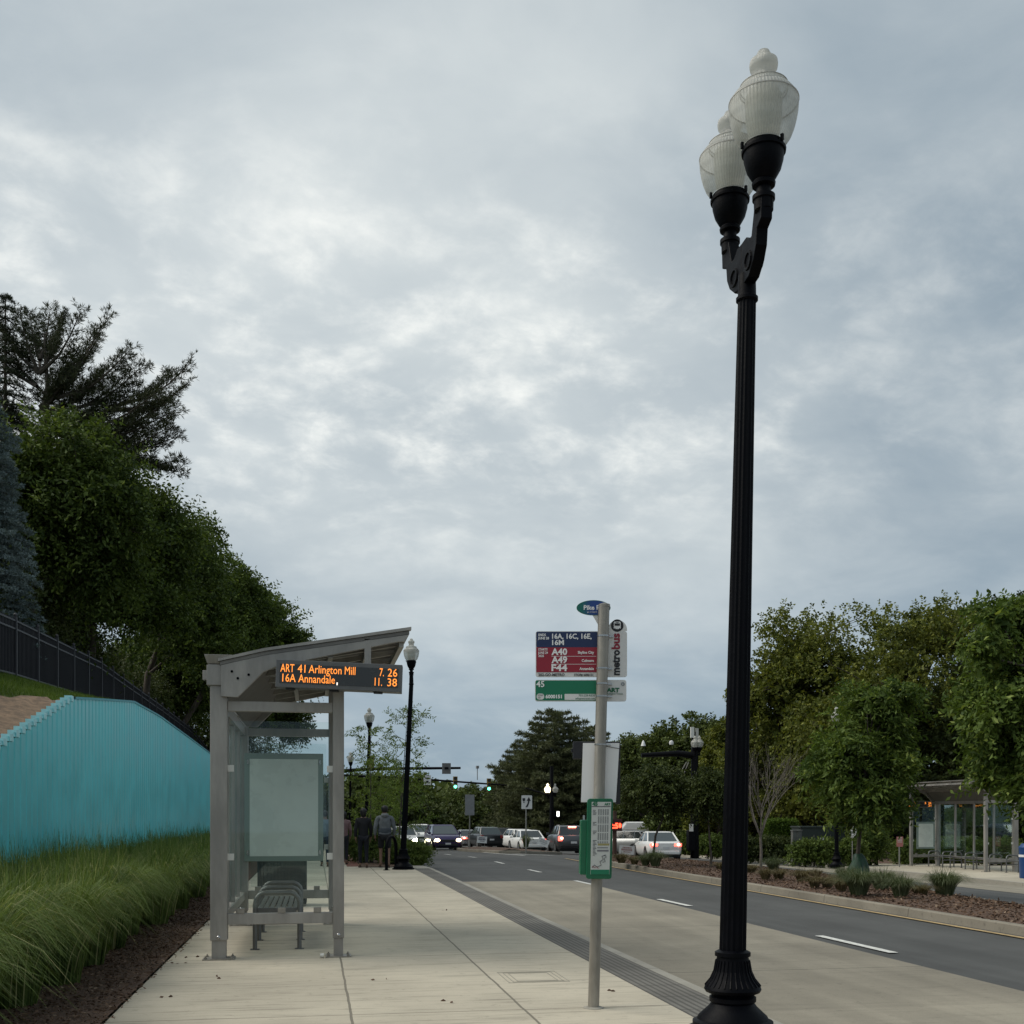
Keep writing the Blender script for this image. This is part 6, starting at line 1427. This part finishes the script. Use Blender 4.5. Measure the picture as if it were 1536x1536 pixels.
honey('street_tree', 'leafy tree cut by the right edge in front of the far bus shelter', 1553, 22.5, 893, 1232, 122, LEAF_ELM, 290, 5, plobes=[(1532, 935, 36), (1496, 926, 20), (1476, 985, 26), (1520, 1000, 48), (1468, 1055, 24), (1502, 1078, 46), (1500, 1130, 32), (1545, 1130, 56), (1486, 1170, 16), (1545, 1190, 32), (1575, 1000, 66), (1600, 1110, 70), (1580, 925, 40)], L_=.14, Wd=.06, r0=.09, fill=700, rc=.24)
honey('street_tree', 'small dark-crowned tree in the median in front of the white sedan', 983, 33.8, 1164, 1206, 60, LEAF_DARK, 110, 6, L_=.11, Wd=.06, r0=.04, per=18)
honey('street_tree', 'thin tree in the median just left of the near lamp post', 1066, 33, 1170, 1215, 28, LEAF_DARK, 60, 7, L_=.10, Wd=.05, r0=.035)
b = gp(1141, 1303, .02); b.z = .03; b = gs(1141, 1303, .05); t = thing('bare_tree', 'small leafless tree in the median right of the near lamp post', 'tree', b); q = MB(); random.seed(5)
GB = mat('grey_bark', (.16, .14, .12), .9, var=.25, vscale=12)
q.tube([(0, 0, 0), (.02, 0, .55), (0, .02, 1.0)], [.055, .045, .04], 8)
def grow(p, d, l, r_, lv):
    e = p + d * l; m_ = p.lerp(e, .5) + Vector([random.uniform(-.04, .04) for _ in range(3)]) * l; q.tube([p, m_, e], [r_, r_ * .8, r_ * .55], 6 if lv < 2 else 4, cap=False)
    if lv < 4:
        for i in range(3 if lv < 3 else 2):
            nd = (d + Vector((random.uniform(-.48, .48), random.uniform(-.48, .48), random.uniform(-.05, .28)))).normalized(); grow(p.lerp(e, random.uniform(.55, 1)), nd, l * random.uniform(.6, .85), r_ * .55, lv + 1)
for i in range(6):
    a = i * 1.05; grow(Vector((0, 0, 1.0)), Vector((math.cos(a) * .36, math.sin(a) * .36, 1)).normalized(), 1.15, .024, 0)
q.build('trunk', GB, t, smooth=50)

def clump(name, label, px, py, H, Rr, nb, mt_, w=.012):
    p = gs(px, py, .05) if px > 800 else gp(px, py, .0); a = grass_mound(0, 0, 0, H, Rr, nb, w, 4); o = mesh_obj(name, np_mesh(name, *a), mt_); o.location = (p.x, p.y, p.z + .01); setp(o, label, 'grass clump', None, 'grass clumps in the median')
G_ = [(1417, 1346, .62, .55, 900, 0, 'large green grass clump at the right end of the median row'), (1381, 1345, .30, .38, 500, 1, 'low brown clump left of the large green clump'), (1351, 1348, .50, .42, 800, 0, 'green grass clump third from the right in the median'),
      (1322, 1338, .55, .48, 800, 0, 'tall green grass clump right of the watering bag'), (1288, 1343, .56, .55, 1000, 0, 'tall green grass clump in front of the watering bag'), (1268, 1330, .55, .4, 400, 0, 'green grass clump left of the watering bag'),
      (1262, 1337, .30, .34, 450, 1, 'brown tuft left of the watering bag, near the kerb'), (1241, 1333, .30, .33, 450, 1, 'brown tuft, second left of the watering bag'), (1222, 1332, .30, .33, 450, 1, 'brown tuft in the middle of the kerb-side row'),
      (1203, 1325, .38, .36, 500, 1, 'upright brown tuft in the middle of the median'), (1224, 1318, .30, .30, 350, 1, 'brown tuft at the back of the median below the far lamp'), (1168, 1320, .32, .33, 450, 1, 'brown tuft right of the bare tree'), (1148, 1320, .32, .30, 400, 1, 'brown tuft next to the bare tree trunk'),
      (1160, 1309, .55, .45, 500, 0, 'wispy green grass behind the bare tree'), (1127, 1311, .30, .32, 400, 1, 'brown tuft between the near lamp post and the bare tree'), (1081, 1306, .3, .3, 300, 1, 'brown tuft just left of the near lamp post'),
      (983, 1300, .55, .45, 700, 0, 'green grass clump round the small dark tree'), (968, 1299, .4, .35, 500, 0, 'green grass clump left of the small dark tree'), (952, 1297, .30, .32, 400, 1, 'brown tuft beneath the faint red yard sign'), (932, 1295, .38, .4, 500, 1, 'brown tuft by the post with red numerals')]
for px, py, H, Rr, nb, kd, lb in G_: clump('grass_clump', lb, px, py, H, Rr, nb, BLADE_D if kd else BLADE_G)
clump('grass_clump', 'dark tuft at the foot of the keep-right sign', 789, 1271, .7, .4, 300, BLADE_G, .03)

# ------------------------------------------------------------------ background trees
def big(name, label, px, dz, top_y, rpx, mt_, M, seed, L_, Wd, base_z=0.0, low=.15, rc=None, k=6, per=16, flatten=.8, group=None, fill=1500, nl=12, trunk=.25):
    random.seed(seed); b = gzs(px, dz, base_z); H = dp(0, top_y, dz).z - b.z; r = rpx / FPX * dz; lobes = [(0, 0, H * .66, r * .7, r * .7, H * .28)]
    for i in range(nl):
        a = i * 2.4 + seed; u = random.random(); q = random.uniform(.5, .78); lobes.append((math.cos(a) * r * q, math.sin(a) * r * q * .8, H * (low + (.86 - low) * (1 - (i % 4) / 3.2)) * random.uniform(.85, 1.05), r * random.uniform(.24, .38), r * random.uniform(.26, .4), H * random.uniform(.09, .16)))
    return broadleaf(name, label, lobes, b, trunk, M, rc or r * .13, per, k, L_ * 2.6, L_, Wd, mt_, droop=.25, fill=fill, inner=.2, flat=flatten, group=group)
big('oak_tree', 'broad spreading oak rising above the far bus shelter', 1300, 62, 902, 168, LEAF_OAK, 520, 2, .20, .14, low=.22, fill=4000, nl=16, trunk=.35)
big('oak_tree', 'lower oak with open boughs just right of the near lamp post', 1165, 64, 970, 80, LEAF_OAK, 260, 4, .20, .14, low=.25, fill=1500)
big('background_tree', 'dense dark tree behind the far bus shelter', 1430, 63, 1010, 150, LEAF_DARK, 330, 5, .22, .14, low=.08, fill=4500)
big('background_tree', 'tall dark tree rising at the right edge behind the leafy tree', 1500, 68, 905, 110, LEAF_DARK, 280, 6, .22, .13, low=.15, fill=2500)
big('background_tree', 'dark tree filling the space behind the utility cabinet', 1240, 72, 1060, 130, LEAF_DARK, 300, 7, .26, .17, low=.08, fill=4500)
big('background_tree', 'dark tree behind the bare tree and the hedge', 1140, 76, 1085, 90, LEAF_DARK, 260, 8, .26, .17, low=.08, fill=3000)
big('background_tree', 'round green tree behind the black signal arm', 1030, 78, 1074, 62, LEAF_FAR, 300, 9, .24, .16, low=.10, fill=2500)
big('background_tree', 'green tree left of the signal arm behind the white van', 965, 96, 1108, 55, LEAF_FAR, 240, 10, .24, .16, low=.05, fill=2500)
big('background_tree', 'green tree between the signal arm and the near lamp post', 1078, 72, 1092, 48, LEAF_OAK, 220, 11, .24, .16, low=.06, fill=2500)
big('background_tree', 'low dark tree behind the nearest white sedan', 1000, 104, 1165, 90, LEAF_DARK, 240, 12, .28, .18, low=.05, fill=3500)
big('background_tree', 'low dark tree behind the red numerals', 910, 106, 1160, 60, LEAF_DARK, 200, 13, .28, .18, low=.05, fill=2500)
# evergreens in the middle distance
conifer('evergreen_tree', 'tall broad evergreen behind the keep-right sign', 832, 104, 1062, 0, 6.0, NEEDLE_F, dens=.42, droop=.12, nl=.42, nw=.07, taper=.42, levels=20, tuft=12, low=.04, up=.22)
conifer('evergreen_tree', 'shorter evergreen to the left of the tall broad evergreen', 782, 112, 1112, 0, 4.2, NEEDLE_F, dens=.42, droop=.1, nl=.42, nw=.07, taper=.45, levels=16, tuft=12, low=.04, up=.2)
conifer('evergreen_tree', 'evergreen to the right of the tall broad evergreen behind the pole', 885, 110, 1085, 0, 4.2, NEEDLE_F, dens=.42, droop=.1, nl=.42, nw=.07, taper=.45, levels=18, tuft=12, low=.04, up=.2)
for i, (px, dz, ty, rp, bz, m_, lb) in enumerate(((500, 150, 1176, 34, 0, LEAF_FAR, 'far tree left of the shelter post under the first signal arm'), (548, 125, 1172, 34, 0, LEAF_FAR, 'far tree behind the slender lamp post'), (600, 140, 1168, 36, 0, LEAF_FAR, 'far tree behind the kerb lamp post'), (645, 170, 1196, 34, 0, LEAF_FAR, 'low far tree above the white suv'),
        (688, 185, 1186, 34, 0, LEAF_FAR, 'far tree above the purple hatchback'), (725, 165, 1192, 30, 0, LEAF_DARK, 'far tree below the right-hand green signal'), (755, 140, 1172, 26, 0, LEAF_FAR, 'far tree left of the shorter evergreen'), (470, 130, 1168, 30, 0, LEAF_FAR, 'far tree seen through the shelter beside the poster case'),
        (665, 150, 1212, 40, 0, LEAF_DARK, 'lowest dark tree behind the white suv and purple hatchback'), (610, 120, 1205, 45, 0, LEAF_DARK, 'low dark tree behind the kerb planting'), (720, 130, 1212, 40, 0, LEAF_DARK, 'low dark tree behind the black suv'), (540, 110, 1200, 36, 0, LEAF_DARK, 'low dark tree behind the walkers'))):
    big('distant_tree', lb, px, dz, ty, rp, m_, 130, 20 + i, .42, .30, base_z=bz, low=.08, per=12, k=5, group='distant trees beyond the crossing', fill=1300, nl=9, trunk=.2)
# continuous woods far beyond, closing the view
n_ = 26000; ang = rng.uniform(R(-40), R(60), n_); rad_ = rng.uniform(215, 235, n_); hmax = 6.5 + 2.2 * np.sin(ang * 23) + 1.4 * np.sin(ang * 61 + 1); P_ = np.stack([np.sin(ang) * rad_, np.cos(ang) * rad_, -1 + rng.random(n_) ** .8 * hmax], 1)
V, F = leaves(P_, unit(rng.normal(size=(n_, 3))), 1.7, 1.3); o = mesh_obj('distant_woods', np_mesh('distant_woods', V, F), LEAF_FAR); setp(o, 'continuous belt of far woods low along the horizon', 'woods', 'stuff')
# small streetlight far away
b = gz(746, 118); t = thing('street_light', 'tiny grey cobra-head street light above the second green signal', 'street light', b); H = dp(0, 1152, 118).z - b.z
q = MB(); q.tube([(0, 0, 0), (0, 0, H - .3), (-.3, 0, H), (-1.0, 0, H + .15)], .06, 6); q.build('pole', GALV, t); q = MB(); q.box(-1.35, -.95, -.1, .1, H + .05, H + .2); q.build('lamp_housing', CLIP, t)
